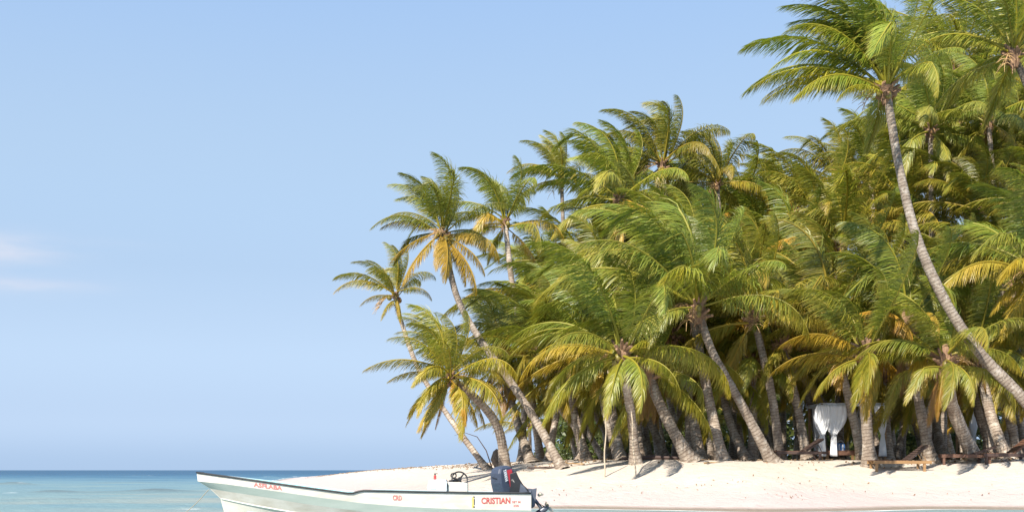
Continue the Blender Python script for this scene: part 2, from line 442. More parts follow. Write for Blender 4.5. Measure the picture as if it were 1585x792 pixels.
def shore_dist(x, y):
    """signed distance to the shoreline, positive inland"""
    x = np.asarray(x, float); y = np.asarray(y, float)
    sh = x.shape; x = x.ravel(); y = y.ravel()
    best = np.full(x.shape, 1e18); inside = np.zeros(x.shape, bool)
    poly = np.vstack([SHC, [[320, 30]]])
    m = len(poly)
    for i in range(m):
        a = poly[i]; b = poly[(i + 1) % m]
        if i < m - 2:
            ab = b - a; L = max(ab @ ab, 1e-9)
            t = np.clip(((x - a[0]) * ab[0] + (y - a[1]) * ab[1]) / L, 0, 1)
            best = np.minimum(best, (x - a[0] - t * ab[0]) ** 2 + (y - a[1] - t * ab[1]) ** 2)
        c = ((a[1] > y) != (b[1] > y))
        with np.errstate(divide='ignore', invalid='ignore'):
            xi = (b[0] - a[0]) * (y - a[1]) / (b[1] - a[1]) + a[0]
        inside ^= c & (x < xi)
    d = np.sqrt(best)
    return np.where(inside, d, -d).reshape(sh)
def height(x, y):
    d = shore_dist(x, y)
    zp = np.interp(y, [0, 47, 60, 75, 90, 120, 160, 250, 400], [1.63, 1.63, 1.66, 1.55, 1.38, 1.05, 0.8, 0.5, 0.5])
    t = np.clip(d / 8.8, 0, 1)
    up = zp * (0.62 * t + 0.38 * (t * t * (3 - 2 * t)) * (1.0))
    dn = np.maximum(d * 0.07, -2.2)
    z = np.where(d > 0, up, dn)
    w = np.clip(d / 3, 0, 1)
    z = z + w * (0.028 * np.sin(x * 0.9 + 0.7 * np.sin(y * 0.6)) * np.sin(y * 0.75 + 1.0) + 0.018 * np.sin(x * 2.1 + y * 1.3) * np.sin(y * 1.9 - x * 0.7))
    return z
GX, GY = np.arange(-45, 45, 0.3), np.arange(30, 135, 0.3)
GH = height(*np.meshgrid(GX, GY))
def gz(x, y):
    """ground height (bilinear lookup)"""
    if not (-44.5 < x < 44 and 30.5 < y < 134):
        return float(height(np.array([x]), np.array([y]))[0])
    fx, fy = (x + 45) / 0.3, (y - 30) / 0.3
    i, j = int(fx), int(fy); fx -= i; fy -= j
    return float((GH[j, i] * (1 - fx) + GH[j, i + 1] * fx) * (1 - fy) + (GH[j + 1, i] * (1 - fx) + GH[j + 1, i + 1] * fx) * fy)

ys = np.concatenate([np.arange(26, 60, 0.35), np.arange(60, 110, 0.8), np.arange(110, 380, 4.0)])
xs = np.concatenate([np.arange(-200, -40, 6.0), np.arange(-40, -12, 1.0), np.arange(-12, 30, 0.35), np.arange(30, 60, 1.0), np.arange(60, 320, 8.0)])
X, Y = np.meshgrid(xs, ys)
Z = height(X, Y)
idx = np.arange(X.size).reshape(X.shape)
q = np.stack([idx[:-1, :-1], idx[:-1, 1:], idx[1:, 1:], idx[1:, :-1]], -1).reshape(-1, 4)
beach = bpy.data.objects.new('beach', mesh_np('beach', np.stack([X, Y, Z], -1).reshape(-1, 3), q, M['sand'], smooth=True))
link(beach); tag(beach, 'pale sand beach rising from the water to the palms', 'beach', kind='structure')

# ------------------------------------------------------------------ sea
def vnoise(x, y, s):
    """cheap smooth value noise"""
    r = np.random.default_rng(s).random((256, 256))
    xi = np.floor(x).astype(int); yi = np.floor(y).astype(int)
    fx = x - xi; fy = y - yi
    fx = fx * fx * (3 - 2 * fx); fy = fy * fy * (3 - 2 * fy)
    g = lambda a, b: r[a % 256, b % 256]
    return (g(xi, yi) * (1 - fx) + g(xi + 1, yi) * fx) * (1 - fy) + (g(xi, yi + 1) * (1 - fx) + g(xi + 1, yi + 1) * fx) * fy
dd = np.concatenate([np.arange(3, 14, 0.5), np.arange(14, 60, 0.16), 60 * np.exp(np.linspace(0, math.log(30000 / 60), 330))])
aa = np.concatenate([np.linspace(-6.0, -0.75, 60), np.linspace(-0.75, 0.75, 520)[1:], np.linspace(0.75, 6.0, 60)[1:]])
A, Dm = np.meshgrid(aa, dd)
SX, SY = A * Dm, Dm.copy()
amp = np.clip(1.2 - Dm / 260, 0.25, 1)
SZ = np.zeros_like(SX)
for s, lam, am, th in ((1, 7.0, 0.050, 0.25), (2, 3.4, 0.030, -0.35), (3, 1.7, 0.016, 0.5), (4, 0.9, 0.008, -0.1)):
    u = SX * math.sin(th) + SY * math.cos(th)
    v = SX * math.cos(th) - SY * math.sin(th)
    ph = u / lam * 2 * math.pi + 5 * vnoise(SX / (lam * 2.5) + 50, SY / (lam * 2.5) + 50, s)
    mod = 0.35 + 0.9 * vnoise(v / (lam * 2.2) + 90, u / (lam * 1.3) + 90, s + 10)
    SZ += am * mod * np.sin(ph) * np.clip(18 * lam / Dm, 0, 1) ** 0.5
foam = np.zeros_like(SX); wave_shade = np.zeros_like(SX)
def breaker(px0, px1, py, hgt, thick, fo, seed, ch=0.0):
    """a low wave crest lying roughly across the view, with a broken foamy part"""
    global SZ, foam, wave_shade
    D = CAM_Z * F / (py - 727.0)
    x0, x1 = (px0 - 792.5) / F * D, (px1 - 792.5) / F * D
    cx, hw = (x0 + x1) / 2, (x1 - x0) / 2
    yc = D + 0.04 * (SX - cx) + 0.5 * (vnoise(SX / 3 + 20, SX * 0 + seed, seed) - 0.5) * thick
    env = np.clip(1 - ((SX - cx) / hw) ** 2, 0, 1) ** 0.7 * (0.45 + 0.8 * vnoise(SX / (hw * 0.35) + 7, SX * 0 + 3, seed + 1))
    g = np.exp(-((SY - yc) / thick) ** 2)
    SZ += hgt * env * g
    wave_shade = np.maximum(wave_shade, ch * np.clip(env, 0, 1) * np.exp(-((SY - yc - thick * 0.1) / (thick * 0.9)) ** 2))  # dark shade of the wave face, carried as vertex colour
    foam = np.maximum(foam, fo * env * np.exp(-((SY - yc + thick * 0.35) / (thick * 0.75)) ** 2) * np.clip((vnoise(SX / 1.3 + 31, SY / 2.0 + 9, seed + 2) + vnoise(SX / (hw * 0.3) + 31, SX * 0 + 9, seed + 3) - 0.75) * 2.2, 0, 1))
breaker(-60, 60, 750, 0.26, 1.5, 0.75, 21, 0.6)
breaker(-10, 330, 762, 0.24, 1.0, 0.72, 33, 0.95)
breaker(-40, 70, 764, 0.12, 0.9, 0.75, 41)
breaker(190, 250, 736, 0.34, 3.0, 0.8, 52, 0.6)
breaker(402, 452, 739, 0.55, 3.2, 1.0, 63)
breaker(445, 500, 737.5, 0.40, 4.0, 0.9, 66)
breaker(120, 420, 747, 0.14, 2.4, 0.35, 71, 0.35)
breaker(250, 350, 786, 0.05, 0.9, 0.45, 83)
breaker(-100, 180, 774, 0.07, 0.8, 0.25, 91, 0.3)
sd = shore_dist(SX, SY)
# swash line along the beach
foam = np.maximum(foam, 0.95 * np.exp(-((sd + 0.25 + 0.5 * (vnoise(SX * 0.8 + 9, SY * 0.8, 5) - 0.5)) / 0.22) ** 2) * (vnoise(SX * 0.5 + 3, SY * 0.2, 6) > 0.3))
calm = np.clip((-sd) / 5.0, 0.12, 1)
SZ *= calm
depth = np.clip(-sd, 0, None)
off = np.interp(np.minimum(depth, 1e6), [0, 2, 8, 20, 45, 90, 170, 320, 900], [0.0, 0.10, 0.22, 0.32, 0.42, 0.54, 0.74, 0.94, 1.0])
off = np.maximum(off, np.interp(SY, [60, 110, 170, 240, 330, 600], [0.2, 0.40, 0.58, 0.74, 0.88, 1.0]) * (sd < 0))
SZ = SZ * np.clip(1 - Dm / 1500, 0, 1)
idx = np.arange(SX.size).reshape(SX.shape)
q = np.stack([idx[:-1, :-1], idx[:-1, 1:], idx[1:, 1:], idx[1:, :-1]], -1).reshape(-1, 4)
att = np.stack([off, foam, wave_shade, off * 0 + 1], -1).reshape(-1, 4)
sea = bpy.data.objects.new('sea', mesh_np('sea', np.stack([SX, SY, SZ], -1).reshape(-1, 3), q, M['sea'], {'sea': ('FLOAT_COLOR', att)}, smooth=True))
link(sea); tag(sea, 'turquoise shallow sea turning deep blue at the horizon', 'sea', kind='structure')

# ------------------------------------------------------------------ palm fronds (wind blows from the right)
WIND = np.array([-1.0, 0.12, 0.10])
def nrm(a):
    return a / np.maximum(np.linalg.norm(a, axis=-1, keepdims=True), 1e-9)
CLS = [  # elevation, gravity, wind on rib, leaflet hang, leaflet wind, V lift, yellow, brown
    dict(el=78, g=1.15, w=1.45, hang=0.60, lw=0.85, v=0.34, ye=0.05, br=0.0, L=4.9),
    dict(el=62, g=1.45, w=1.20, hang=0.75, lw=0.75, v=0.28, ye=0.05, br=0.0, L=5.4),
    dict(el=42, g=1.85, w=0.95, hang=1.00, lw=0.65, v=0.15, ye=0.09, br=0.0, L=5.5),
    dict(el=22, g=1.90, w=0.70, hang=1.15, lw=0.55, v=0.05, ye=0.17, br=0.0, L=5.3),
    dict(el=-2, g=1.75, w=0.50, hang=1.20, lw=0.45, v=0.0, ye=0.20, br=0.0, L=4.9),
    dict(el=-36, g=1.0, w=0.30, hang=1.15, lw=0.35, v=0.0, ye=0.27, br=0.05, L=4.4),
    dict(el=18, g=1.85, w=0.60, hang=1.1, lw=0.50, v=0.08, ye=0.80, br=0.05, L=5.0),     # golden, arching
    dict(el=-28, g=1.1, w=0.25, hang=1.1, lw=0.30, v=0.0, ye=0.95, br=0.15, L=4.6),      # golden, hanging
    dict(el=-58, g=0.7, w=0.15, hang=1.0, lw=0.2, v=0.0, ye=0.5, br=0.85, L=3.4),        # dry skirt
]
NSEG = 18
def gen_frond(cls, az, seed):
    r = np.random.default_rng(seed)
    c = CLS[cls]
    L = c['L'] * r.uniform(0.8, 1.1)
    el = R(c['el'] + r.uniform(-8, 8)); az = R(az + r.uniform(-8, 8))
    d = np.array([math.cos(az) * math.cos(el), math.sin(az) * math.cos(el), math.sin(el)])
    up = np.array([-math.cos(az) * math.sin(el), -math.sin(az) * math.sin(el), math.cos(el)])
    tw = r.uniform(-0.5, 0.5)
    up = up * math.cos(tw) + np.cross(d, up) * math.sin(tw)
    pos = np.zeros(3); pts = [pos]; T = [d]; U = [up]
    g = c['g'] * r.uniform(0.75, 1.35); w = c['w'] * r.uniform(0.55, 1.4)
    kink = r.integers(9, 14) if r.random() < 0.14 else 99
    for i in range(NSEG):
        t = (i + 0.5) / NSEG
        d = d + (np.array([0, 0, -1.0]) * g * t ** 1.15 + WIND * w * t ** 1.3) * (1.7 / NSEG)
        if i == kink: d = d + np.array([0, 0, -0.9])
        d = d / np.linalg.norm(d)
        up = up - d * (up @ d); up = up / np.linalg.norm(up)
        pos = pos + d * L / NSEG
        pts.append(pos); T.append(d); U.append(up)
    pts, T, U = np.array(pts), np.array(T), np.array(U)
    S = np.cross(T, U)
    verts, quads, tint = [], [], []
    nb = 0
    # rib (flattened tube)
    tt = np.linspace(0, 1, NSEG + 1)
    rad = 0.062 * (1 - tt) ** 0.8 + 0.007
    k4 = [(1, 0), (0, 1), (-1, 0), (0, -0.8)]
    rv = np.stack([pts + S * (a * rad)[:, None] + U * (b * rad)[:, None] for a, b in k4], 1)
    verts.append(rv.reshape(-1, 3))
    for i in range(NSEG):
        for k in range(4):
            quads.append((i * 4 + k, i * 4 + (k + 1) % 4, i * 4 + 4 + (k + 1) % 4, i * 4 + 4 + k))
    br = c['br']; ye = c['ye']
    tint.append(np.tile([[min(1, 0.34 + ye * .6), 1.0, br * 0.8, 1]], (len(rv) * 4, 1)))
    nb = len(rv) * 4
    quads = [np.array(quads)]
    # leaflets
    n = 144
    t0 = 0.17
    gap = r.uniform(0, 1, 2 * n)
    for side in (-1, 1):
        t = np.linspace(t0, 0.995, n) + r.normal(0, 0.003, n)
        t = np.clip(t, t0, 0.998)
        f = t * NSEG; i0 = np.minimum(f.astype(int), NSEG - 1); fr = (f - i0)[:, None]
        b = pts[i0] * (1 - fr) + pts[i0 + 1] * fr
        tv = nrm(T[i0] * (1 - fr) + T[i0 + 1] * fr); uv = nrm(U[i0] * (1 - fr) + U[i0 + 1] * fr)
        sv = np.cross(tv, uv)
        u = (t - t0) / (1 - t0)
        ang = np.radians(64 - 42 * u ** 1.1) + r.normal(0, 0.10, n)
        ln = L * 0.215 * np.interp(u, [0, 0.12, 0.4, 0.75, 1.0], [0.45, 0.85, 1.0, 0.78, 0.34]) * r.uniform(0.85, 1.1, n)
        ln *= np.where(r.random(n) < 0.035, 0.3, 1)                       # broken ones
        lift = c['v'] + r.normal(0, 0.14, n)
        dd_ = nrm(np.cos(ang)[:, None] * tv + np.sin(ang)[:, None] * (side * sv * np.cos(lift)[:, None] + uv * np.sin(lift)[:, None]))
        wdir = nrm(uv + r.normal(0, 0.22, (n, 3)))
        p = b.copy()
        st = []
        hang = c['hang'] * r.uniform(0.7, 1.3, n)[:, None]; lw = c['lw'] * r.uniform(0.6, 1.4, n)[:, None]
        wd = 0.0185 * np.interp(u, [0, 0.3, 1], [0.9, 1.0, 0.6]) * (L / 5)
        for k, (frac, ww) in enumerate(((0, 0.65), (0.33, 1.0), (0.34, 0.8), (0.33, 0.10))):
            p = p + dd_ * (ln * frac)[:, None]
            wv = nrm(np.cross(wdir, dd_))
            st.append(p + wv * (wd * ww)[:, None]); st.append(p - wv * (wd * ww)[:, None])
            dd_ = nrm(dd_ + np.array([0, 0, -1.0]) * hang * 0.55 + WIND * lw * 0.5)
        vv = np.stack(st, 1)                                                # n,8,3
        verts.append(vv.reshape(-1, 3))
        base = nb + np.arange(n)[:, None] * 8
        for k in range(3):
            quads.append(base + np.array([[2 * k, 2 * k + 1, 2 * k + 3, 2 * k + 2]]))
        pat = np.interp(u, np.linspace(0, 1, 9), r.random(9))
        yl = np.clip(ye + r.normal(0, 0.07, n) + (pat - 0.45) * (0.25 + 0.5 * ye) + (0.22 * u ** 2 if cls in (3, 4, 5) else 0), 0, 1)
        gr = np.clip(r.normal(0.5, 0.30, n), 0, 1)
        tn = np.zeros((n, 8, 4)); tn[..., 3] = 1
        tn[..., 0] = yl[:, None]; tn[..., 1] = gr[:, None]; tn[..., 2] = br * r.uniform(0.6, 1.3, n)[:, None]
        tn[:, 6:, 0] = np.clip(tn[:, 6:, 0] + 0.18, 0, 1)
        tn[:, 6:, 2] = np.clip(tn[:, 6:, 2] + (r.random(n) < 0.35)[:, None] * 0.5, 0, 1)
        tint.append(tn.reshape(-1, 4)); nb += n * 8
    return mesh_np('frond', np.vstack(verts), np.vstack(quads), M['leaf'], {'tint': ('FLOAT_COLOR', np.clip(np.vstack(tint), 0, 1))})
NBIN = 14
_fr = {}
def frond_mesh(cls, az, rs):
    b = int(round((az % 360) / (360 / NBIN))) % NBIN
    k = (cls, b, rs.randrange(3) if cls < 6 else rs.randrange(2))
    if k not in _fr:
        _fr[k] = gen_frond(cls, b * 360 / NBIN, 1000 + cls * 100 + b * 3 + k[2] * 37)
    return _fr[k]

def heart_mesh(seed):
    """fibrous heart: leaf bases, torn sheath strips"""
    r = random.Random(seed); mb = MB()
    mb.tube([(0, 0, -0.55), (0, 0, -0.3), (0, 0, 0.0), (0, 0, 0.3), (0, 0, 0.6)], [0.16, 0.22, 0.27, 0.20, 0.07], 9)
    for i in range(20):
        a = i * 2.4; e = r.uniform(0.2, 1.2); z0 = r.uniform(-0.35, 0.25)
        d = Vector((math.cos(a) * math.cos(e), math.sin(a) * math.cos(e), math.sin(e)))
        b = Vector((math.cos(a) * 0.15, math.sin(a) * 0.15, z0))
        mb.tube([b, b + d * 0.22, b + d * 0.45 + Vector((0, 0, -0.03))], [0.10, 0.075, 0.045], 5)
    for i in range(22):
        a = r.uniform(0, 6.28); rr = r.uniform(0.2, 0.33); w = r.uniform(0.02, 0.05); z0 = r.uniform(-0.2, 0.2); l = r.uniform(0.3, 0.8)
        c, s = math.cos(a), math.sin(a); ox = r.uniform(-0.15, 0.02)
        pts = []
        for k in range(4):
            t = k / 3
            x = c * (rr + 0.06 * t) + ox * t; y = s * (rr + 0.06 * t)
            pts += [(x - s * w * (1 - t * .7), y + c * w * (1 - t * .7), z0 - l * t), (x + s * w * (1 - t * .7), y - c * w * (1 - t * .7), z0 - l * t)]
        mb.add(pts, [(0, 1, 3, 2), (2, 3, 5, 4), (4, 5, 7, 6)])
    return mb.mesh('crown_heart', M['fibre'])
HEARTS = [heart_mesh(s) for s in (1, 2, 3)]
def stalk_mesh(seed):
    r = random.Random(seed); mb = MB()
    p = Vector((0, 0, 0)); pts = [p]
    for k in range(5):
        p = p + Vector((0.16, 0, 0.10 - 0.07 * k)); pts.append(p)
    mb.tube(pts, [0.03, 0.028, 0.024, 0.02, 0.014, 0.006], 5)
    for i in range(16):
        b = pts[2 + i % 4]; a = r.uniform(-1.2, 1.2); l = r.uniform(0.25, 0.5)
        d = Vector((math.cos(a), math.sin(a), r.uniform(-0.6, 0.3)))
        mb.tube([b, b + d * l * .5, b + d * l + Vector((0, 0, -0.12))], [0.012, 0.012, 0.006], 4)
    return mb.mesh('flower_stalk', M['stalk'])
STALKS = [stalk_mesh(s) for s in (5, 6)]
def nut_mesh(mat):
    mb = MB(); rings = []
    for i in range(7):
        th = math.pi * i / 6
        rr = 0.125 * math.sin(th) * (1 + 0.06 * math.cos(3 * th)) + 0.004
        rings.append([(rr * (1 + 0.07 * math.cos(3 * a)) * math.cos(a), rr * (1 + 0.07 * math.cos(3 * a)) * math.sin(a), 0.155 * math.cos(th)) for a in [2 * math.pi * k / 9 for k in range(9)]])
    mb.loft(rings, 0, True, True)
    return mb.mesh('coconut', mat, smooth=True)
NUTS = [nut_mesh(M['nut_green']), nut_mesh(M['nut_brown'])]

def trunk_mesh(path, r0, r1, seed, sides=11, step=0.085, flare=1.9):
    r = np.random.default_rng(seed)
    pts = catmull(path, 14)
    seg = np.linalg.norm(np.diff(pts, axis=0), axis=1); s = np.concatenate([[0], np.cumsum(seg)])
    L = s[-1]; n = max(int(L / step), 10)
    ss = np.linspace(0, L, n)
    P_ = np.stack([np.interp(ss, s, pts[:, k]) for k in range(3)], 1)
    T = nrm(np.gradient(P_, axis=0))
    a = np.array([0, 1.0, 0]); Uv = nrm(np.cross(T, a)); W = np.cross(T, Uv)
    t = ss / L
    rad = r1 + (r0 - r1) * (1 - t) ** 0.7 + r0 * (flare - 1) * np.exp(-ss / 0.35)
    wob = np.interp(ss, np.linspace(0, L, 12), r.uniform(0.94, 1.06, 12))
    ring = np.where(np.arange(n) % 2 == 0, 1.022, 0.982) * (1 + r.normal(0, 0.008, n))
    rad = rad * wob * ring
    th = 2 * math.pi * np.arange(sides) / sides
    lob = 1 + 0.10 * np.exp(-ss / 0.5)[:, None] * np.cos(4 * th + r.uniform(0, 6))[None, :] + r.normal(0, 0.018, (n, sides))
    V = P_[:, None, :] + (Uv[:, None, :] * np.cos(th)[None, :, None] + W[:, None, :] * np.sin(th)[None, :, None]) * (rad[:, None] * lob)[..., None]
    i = np.arange(n - 1)[:, None] * sides; k = np.arange(sides)[None, :]; k2 = (k + 1) % sides
    Q = np.stack([i + k, i + k2, i + sides + k2, i + sides + k], -1).reshape(-1, 4)
    return mesh_np('trunk', V.reshape(-1, 3), Q, M['bark'], {'along': ('FLOAT', np.repeat(ss, sides))}, smooth=True)

PALM_N = [0]
def palm(label, crown, base, mids=(), n=20, scale=1.0, gold=0.0, skirt=0, r0=0.20, r1=0.135, extra=(), nuts=3, stalks=1, group=None, lo=1.0, detail=True, hi=0.0, name='coconut_palm', lee=0.12):
    """crown (px,py,D); base (px,D) stands on the sand; mids (px,py) along the trunk from the base up"""
    PALM_N[0] += 1
    rs = random.Random(500 + PALM_N[0] * 13)
    cw = P(*crown)
    bx = (base[0] - 792.5) / F * base[1]; by = base[1]
    bw = Vector((bx, by, gz(bx, by) - 0.12))
    path = [bw]
    m = len(mids)
    for i, (px, py) in enumerate(mids):
        D = base[1] + (crown[2] - base[1]) * (i + 1) / (m + 1)
        path.append(P(px, py, D))
    if m == 0:
        q = bw.lerp(cw, 0.45); q.x += (cw.x - bw.x) * 0.14; path.append(q)
    path.append(cw)
    r0 *= 0.86; r1 *= 0.84
    root = empty(name, bw)
    tag(root, label, 'palm tree', group)
    pl = [tuple(p - bw) for p in path]
    link(bpy.data.objects.new('trunk', trunk_mesh(pl, r0, r1, PALM_N[0], 11 if detail else 8, 0.085 if detail else 0.17)), root)
    c = cw - bw
    top = c + Vector((0, 0, 0.15))
    h = bpy.data.objects.new('crown_heart', rs.choice(HEARTS)); link(h, root, c); h.rotation_euler = (0, 0, rs.uniform(0, 6)); h.scale = (scale * r1 / 0.135,) * 3
    tv = rs.uniform(0.90, 1.42); tr_ = rs.uniform(0.90, 1.17)
    def put(cls, az, sc=1.0):
        o = bpy.data.objects.new('frond', frond_mesh(cls, az, rs)); link(o, root)
        o.color = (tv * tr_, tv, tv * rs.uniform(0.8, 1.3), 1)
        a = R(az)
        o.location = top + Vector((math.cos(a) * 0.10, math.sin(a) * 0.10, rs.uniform(-0.2, 0.15) - (0.2 if cls > 3 else 0)))
        o.rotation_euler = (R(rs.uniform(-7, 7)), R(rs.uniform(-7, 7)), R(rs.uniform(-9, 9)))
        s = scale * sc * rs.uniform(0.9, 1.12) * (1 - lee * max(0.0, math.cos(a)))
        o.scale = (s, s, s)
    a0 = rs.uniform(0, 360)
    for i in range(n):
        a = (i + 0.5) / n
        a = hi + (lo - hi) * a
        cls = min(5, int(a * 6))
        if cls >= 3 and rs.random() < gold: cls = 6 if cls == 3 else 7
        put(cls, a0 + i * 137.5 + rs.uniform(-12, 12))
    for cls, az, sc in extra: put(cls, az, sc)
    for i in range(skirt): put(8, rs.uniform(0, 360), rs.uniform(0.6, 1.0))
    for i in range(nuts):
        a = rs.uniform(0, 6.28); o = bpy.data.objects.new('coconut', NUTS[rs.random() < 0.4]); link(o, root)
        o.location = c + Vector((math.cos(a) * 0.28, math.sin(a) * 0.28, rs.uniform(-0.3, 0.0)))
        o.rotation_euler = (rs.uniform(-.5, .5), rs.uniform(-.5, .5), a); s = rs.uniform(0.8, 1.1); o.scale = (s, s, s)
    for i in range(stalks):
        o = bpy.data.objects.new('flower_stalk', rs.choice(STALKS)); link(o, root, top + Vector((0, 0, -0.2)))
        o.rotation_euler = (0, rs.uniform(-.3, .4), rs.uniform(0, 6.28))
    return root

# az: 0 right, 90 away, 180 left, 270 towards the camera
palm('tall palm whose long bare trunk curves in front of the grove from the beach edge', (1372, 140, 45), (1668, 44), [(1590, 625), (1520, 550), (1465, 470), (1420, 370), (1392, 260)], n=24, scale=0.95, lo=0.60, lee=0.42, r0=0.25, r1=0.16, nuts=8, stalks=3,
     extra=[(3, 180, 1.05), (3, 200, 1.0), (2, 170, 1.1), (4, 225, 0.7), (0, 180, 1.1), (1, 180, 1.1), (2, 190, 1.05), (2, 210, 1.0), (1, 200, 1.1), (1, 165, 1.0), (2, 150, 1.1), (3, 160, 0.95), (0, 270, 1.1)])
palm('leaning palm on the open side of the grove with golden fronds hanging below green ones', (685, 362, 52), (872, 47.2), [(832, 655), (790, 590), (740, 520), (706, 455)], n=16, scale=0.62, lo=0.55, r0=0.20, r1=0.13, nuts=5, stalks=2,
     extra=[(7, 240, 1.3), (7, 215, 1.2), (7, 285, 1.3), (7, 310, 1.3), (7, 335, 1.2), (6, 200, 1.0), (6, 350, 1.15), (6, 325, 1.15), (3, 180, 0.85), (7, 255, 0.9), (7, 298, 1.1), (4, 190, 1.0)])
palm('outermost small palm with a thin trunk, its crown nearest the open sky', (612, 458, 56), (757, 54), [(702, 655), (650, 575), (622, 500)], n=11, scale=0.56, lo=0.5, r0=0.16, r1=0.10, nuts=2, stalks=2,
     extra=[(3, 190, 0.9), (4, 250, 0.75), (4, 225, 0.75), (5, 275, 0.7), (3, 10, 0.7)])
palm('low bushy palm behind the outboard motor, one golden frond hanging at its centre', (697, 585, 48), (783, 49), [(776, 680), (762, 645), (728, 608)], n=28, scale=0.63, r0=0.24, r1=0.15, skirt=3, nuts=4, stalks=2,
     extra=[(7, 275, 1.1), (4, 245, 1.0), (4, 300, 1.1), (5, 255, 1.1), (3, 190, 0.7), (5, 290, 0.9), (3, 355, 0.8), (4, 330, 0.9)])
palm('upright palm just right of the golden-fronded palm, its crown against the sky', (782, 345, 58), (838, 56), [(815, 560), (793, 440)], n=19, scale=0.68, lo=0.85, gold=0.3, extra=[(6, 200, 0.8)])
palm('slim palm with a small round crown standing clear against the sky', (869, 278, 70), (905, 68), [(890, 520), (874, 380)], n=18, scale=0.62, lo=0.8, r0=0.17, r1=0.12)
palm('wind-bent palm forming the highest peak at the middle of the grove', (1026, 258, 62), (1075, 60), [(1050, 500)], n=22, scale=0.86, lo=0.75)
palm('palm just right of the middle peak with an upright unopened spear leaf', (1110, 285, 64), (1150, 62), [(1125, 500)], n=17, scale=0.72, lo=0.8)
palm('palm crown left of the middle peak drooping over the lower grove', (960, 310, 60), (1005, 58), [(980, 500)], n=22, scale=0.88, gold=0.25)
palm('large palm with diagonal bare trunk and exposed crown heart in mid grove', (1080, 478, 46), (1197, 47.0), [(1150, 630), (1103, 545)], n=16, scale=1.06, lo=0.62, r0=0.23, r1=0.15, nuts=4, stalks=3,
     extra=[(3, 185, 1.05), (4, 200, 0.9), (3, 330, 0.9), (1, 150, 1.15), (0, 100, 1.2), (4, 235, 0.8)])
palm('palm with pale straight trunk beside the diagonal one in mid grove', (1062, 425, 50), (1119, 47.4), [(1102, 640), (1086, 560), (1075, 500)], n=18, scale=0.92, lo=0.8, r0=0.25, r1=0.17, extra=[(6, 195, 0.9)])
palm('short palm with long fronds arching left over the slender standing pole', (963, 548, 45), (984, 46.8), [(978, 650), (970, 600)], n=12, scale=0.98, lo=0.8, r0=0.22, r1=0.17, nuts=3,
     extra=[(3, 190, 1.0), (4, 205, 0.95), (4, 270, 0.9), (3, 175, 1.0), (4, 330, 0.8), (6, 215, 0.9)])
palm('palm with thick rough trunk leaning left, in front of the dark gap', (1003, 572, 47), (1071, 46.9), [(1036, 655), (1015, 610)], n=15, scale=0.85, skirt=4, r0=0.28, r1=0.20, nuts=5, extra=[(4, 340, 1.0)])
palm('dark ringed palm between the thick leaning trunk and the pale straight one', (1040, 520, 51), (1085, 48.6), [(1072, 645), (1054, 580)], n=16, scale=0.88, skirt=2, r0=0.24, r1=0.18)
palm('palm with strongly leaning trunk that crosses behind the white cabana', (1160, 462, 50), (1302, 52), [(1271, 623), (1205, 535)], n=18, scale=0.88, gold=0.15, r0=0.22, r1=0.16, extra=[(6, 190, 1.0), (6, 20, 0.8)])
palm('palm with slim pale trunk bending left beside the foot of the diagonal palm', (1166, 492, 48), (1208, 48.6), [(1196, 620), (1176, 530)], n=14, scale=0.90, r0=0.22, r1=0.15, lo=0.9)
palm('palm behind the sun lounger left of the cabana, with short crown', (1210, 535, 50), (1250, 49.2), [(1232, 620)], n=15, scale=0.86, gold=0.1, r0=0.22, r1=0.17, skirt=1)
palm('palm rising behind the middle of the white cabana', (1284, 500, 50), (1336, 50.4), [(1312, 610)], n=16, scale=1.0, gold=0.45, r0=0.22, r1=0.16, extra=[(6, 195, 1.1), (6, 185, 1.0)])
palm('palm standing right in front of the cabana with a bright yellow hanging frond', (1340, 548, 45.5), (1347, 46.6), [(1340, 640), (1338, 590)], n=12, scale=0.84, r0=0.27, r1=0.20, lo=0.85,
     extra=[(7, 262, 0.85), (6, 200, 1.05), (6, 190, 0.95), (4, 245, 0.85), (4, 210, 0.9)])
palm('palm with flaky half-white trunk right of the cabana', (1402, 505, 48), (1441, 48.0), [(1420, 610), (1406, 550)], n=17, scale=0.95, gold=0.3, r0=0.25, r1=0.19, skirt=3, extra=[(6, 230, 0.9)])
palm('low palm with dark thick trunk leaning over the sun loungers', (1463, 560, 45.5), (1512, 47.6), [(1482, 650), (1470, 610)], n=11, scale=0.82, r0=0.31, r1=0.22, lo=0.85, skirt=2,
     extra=[(3, 185, 1.0), (3, 200, 1.0), (3, 215, 0.95), (4, 235, 0.9), (4, 260, 0.9), (3, 330, 0.8), (4, 290, 0.9)])
palm('palm with dark stout trunk in front of the second cabana', (1512, 545, 50), (1560, 49), [(1533, 640)], n=16, scale=0.9, r0=0.27, r1=0.20, skirt=3)
palm('palm beside the tall bare trunk with broad golden fronds drooping at the frame edge', (1600, 420, 48), (1640, 50), [(1625, 560)], n=14, scale=0.95, lo=0.8, r0=0.22, r1=0.16,
     extra=[(6, 200, 1.05), (7, 215, 1.0), (6, 225, 1.05), (6, 190, 1.0), (7, 235, 1.0)])
palm('towering palm whose crown is cut by the upper corner of the picture', (1570, 85, 52), (1740, 54), [(1705, 500), (1640, 260)], n=20, scale=1.0, lo=0.8, r0=0.24, r1=0.16)
palm('broad palm crown filling the gap between the tall curving palm and the corner palm', (1478, 112, 69), (1535, 68), [(1515, 450), (1492, 270)], n=24, scale=1.12, lo=0.95)
palm('palm leaning right under the grove, trunk bare and tan, right of the cabana', (1425, 560, 56), (1384, 51.5), [(1408, 633)], n=14, scale=0.75, r0=0.20, r1=0.16)
palm('palm with smooth pale orange trunk between the loungers and the dark thick trunk', (1436, 520, 55), (1463, 51.5), [(1446, 640)], n=14, scale=0.8, r0=0.24, r1=0.17)
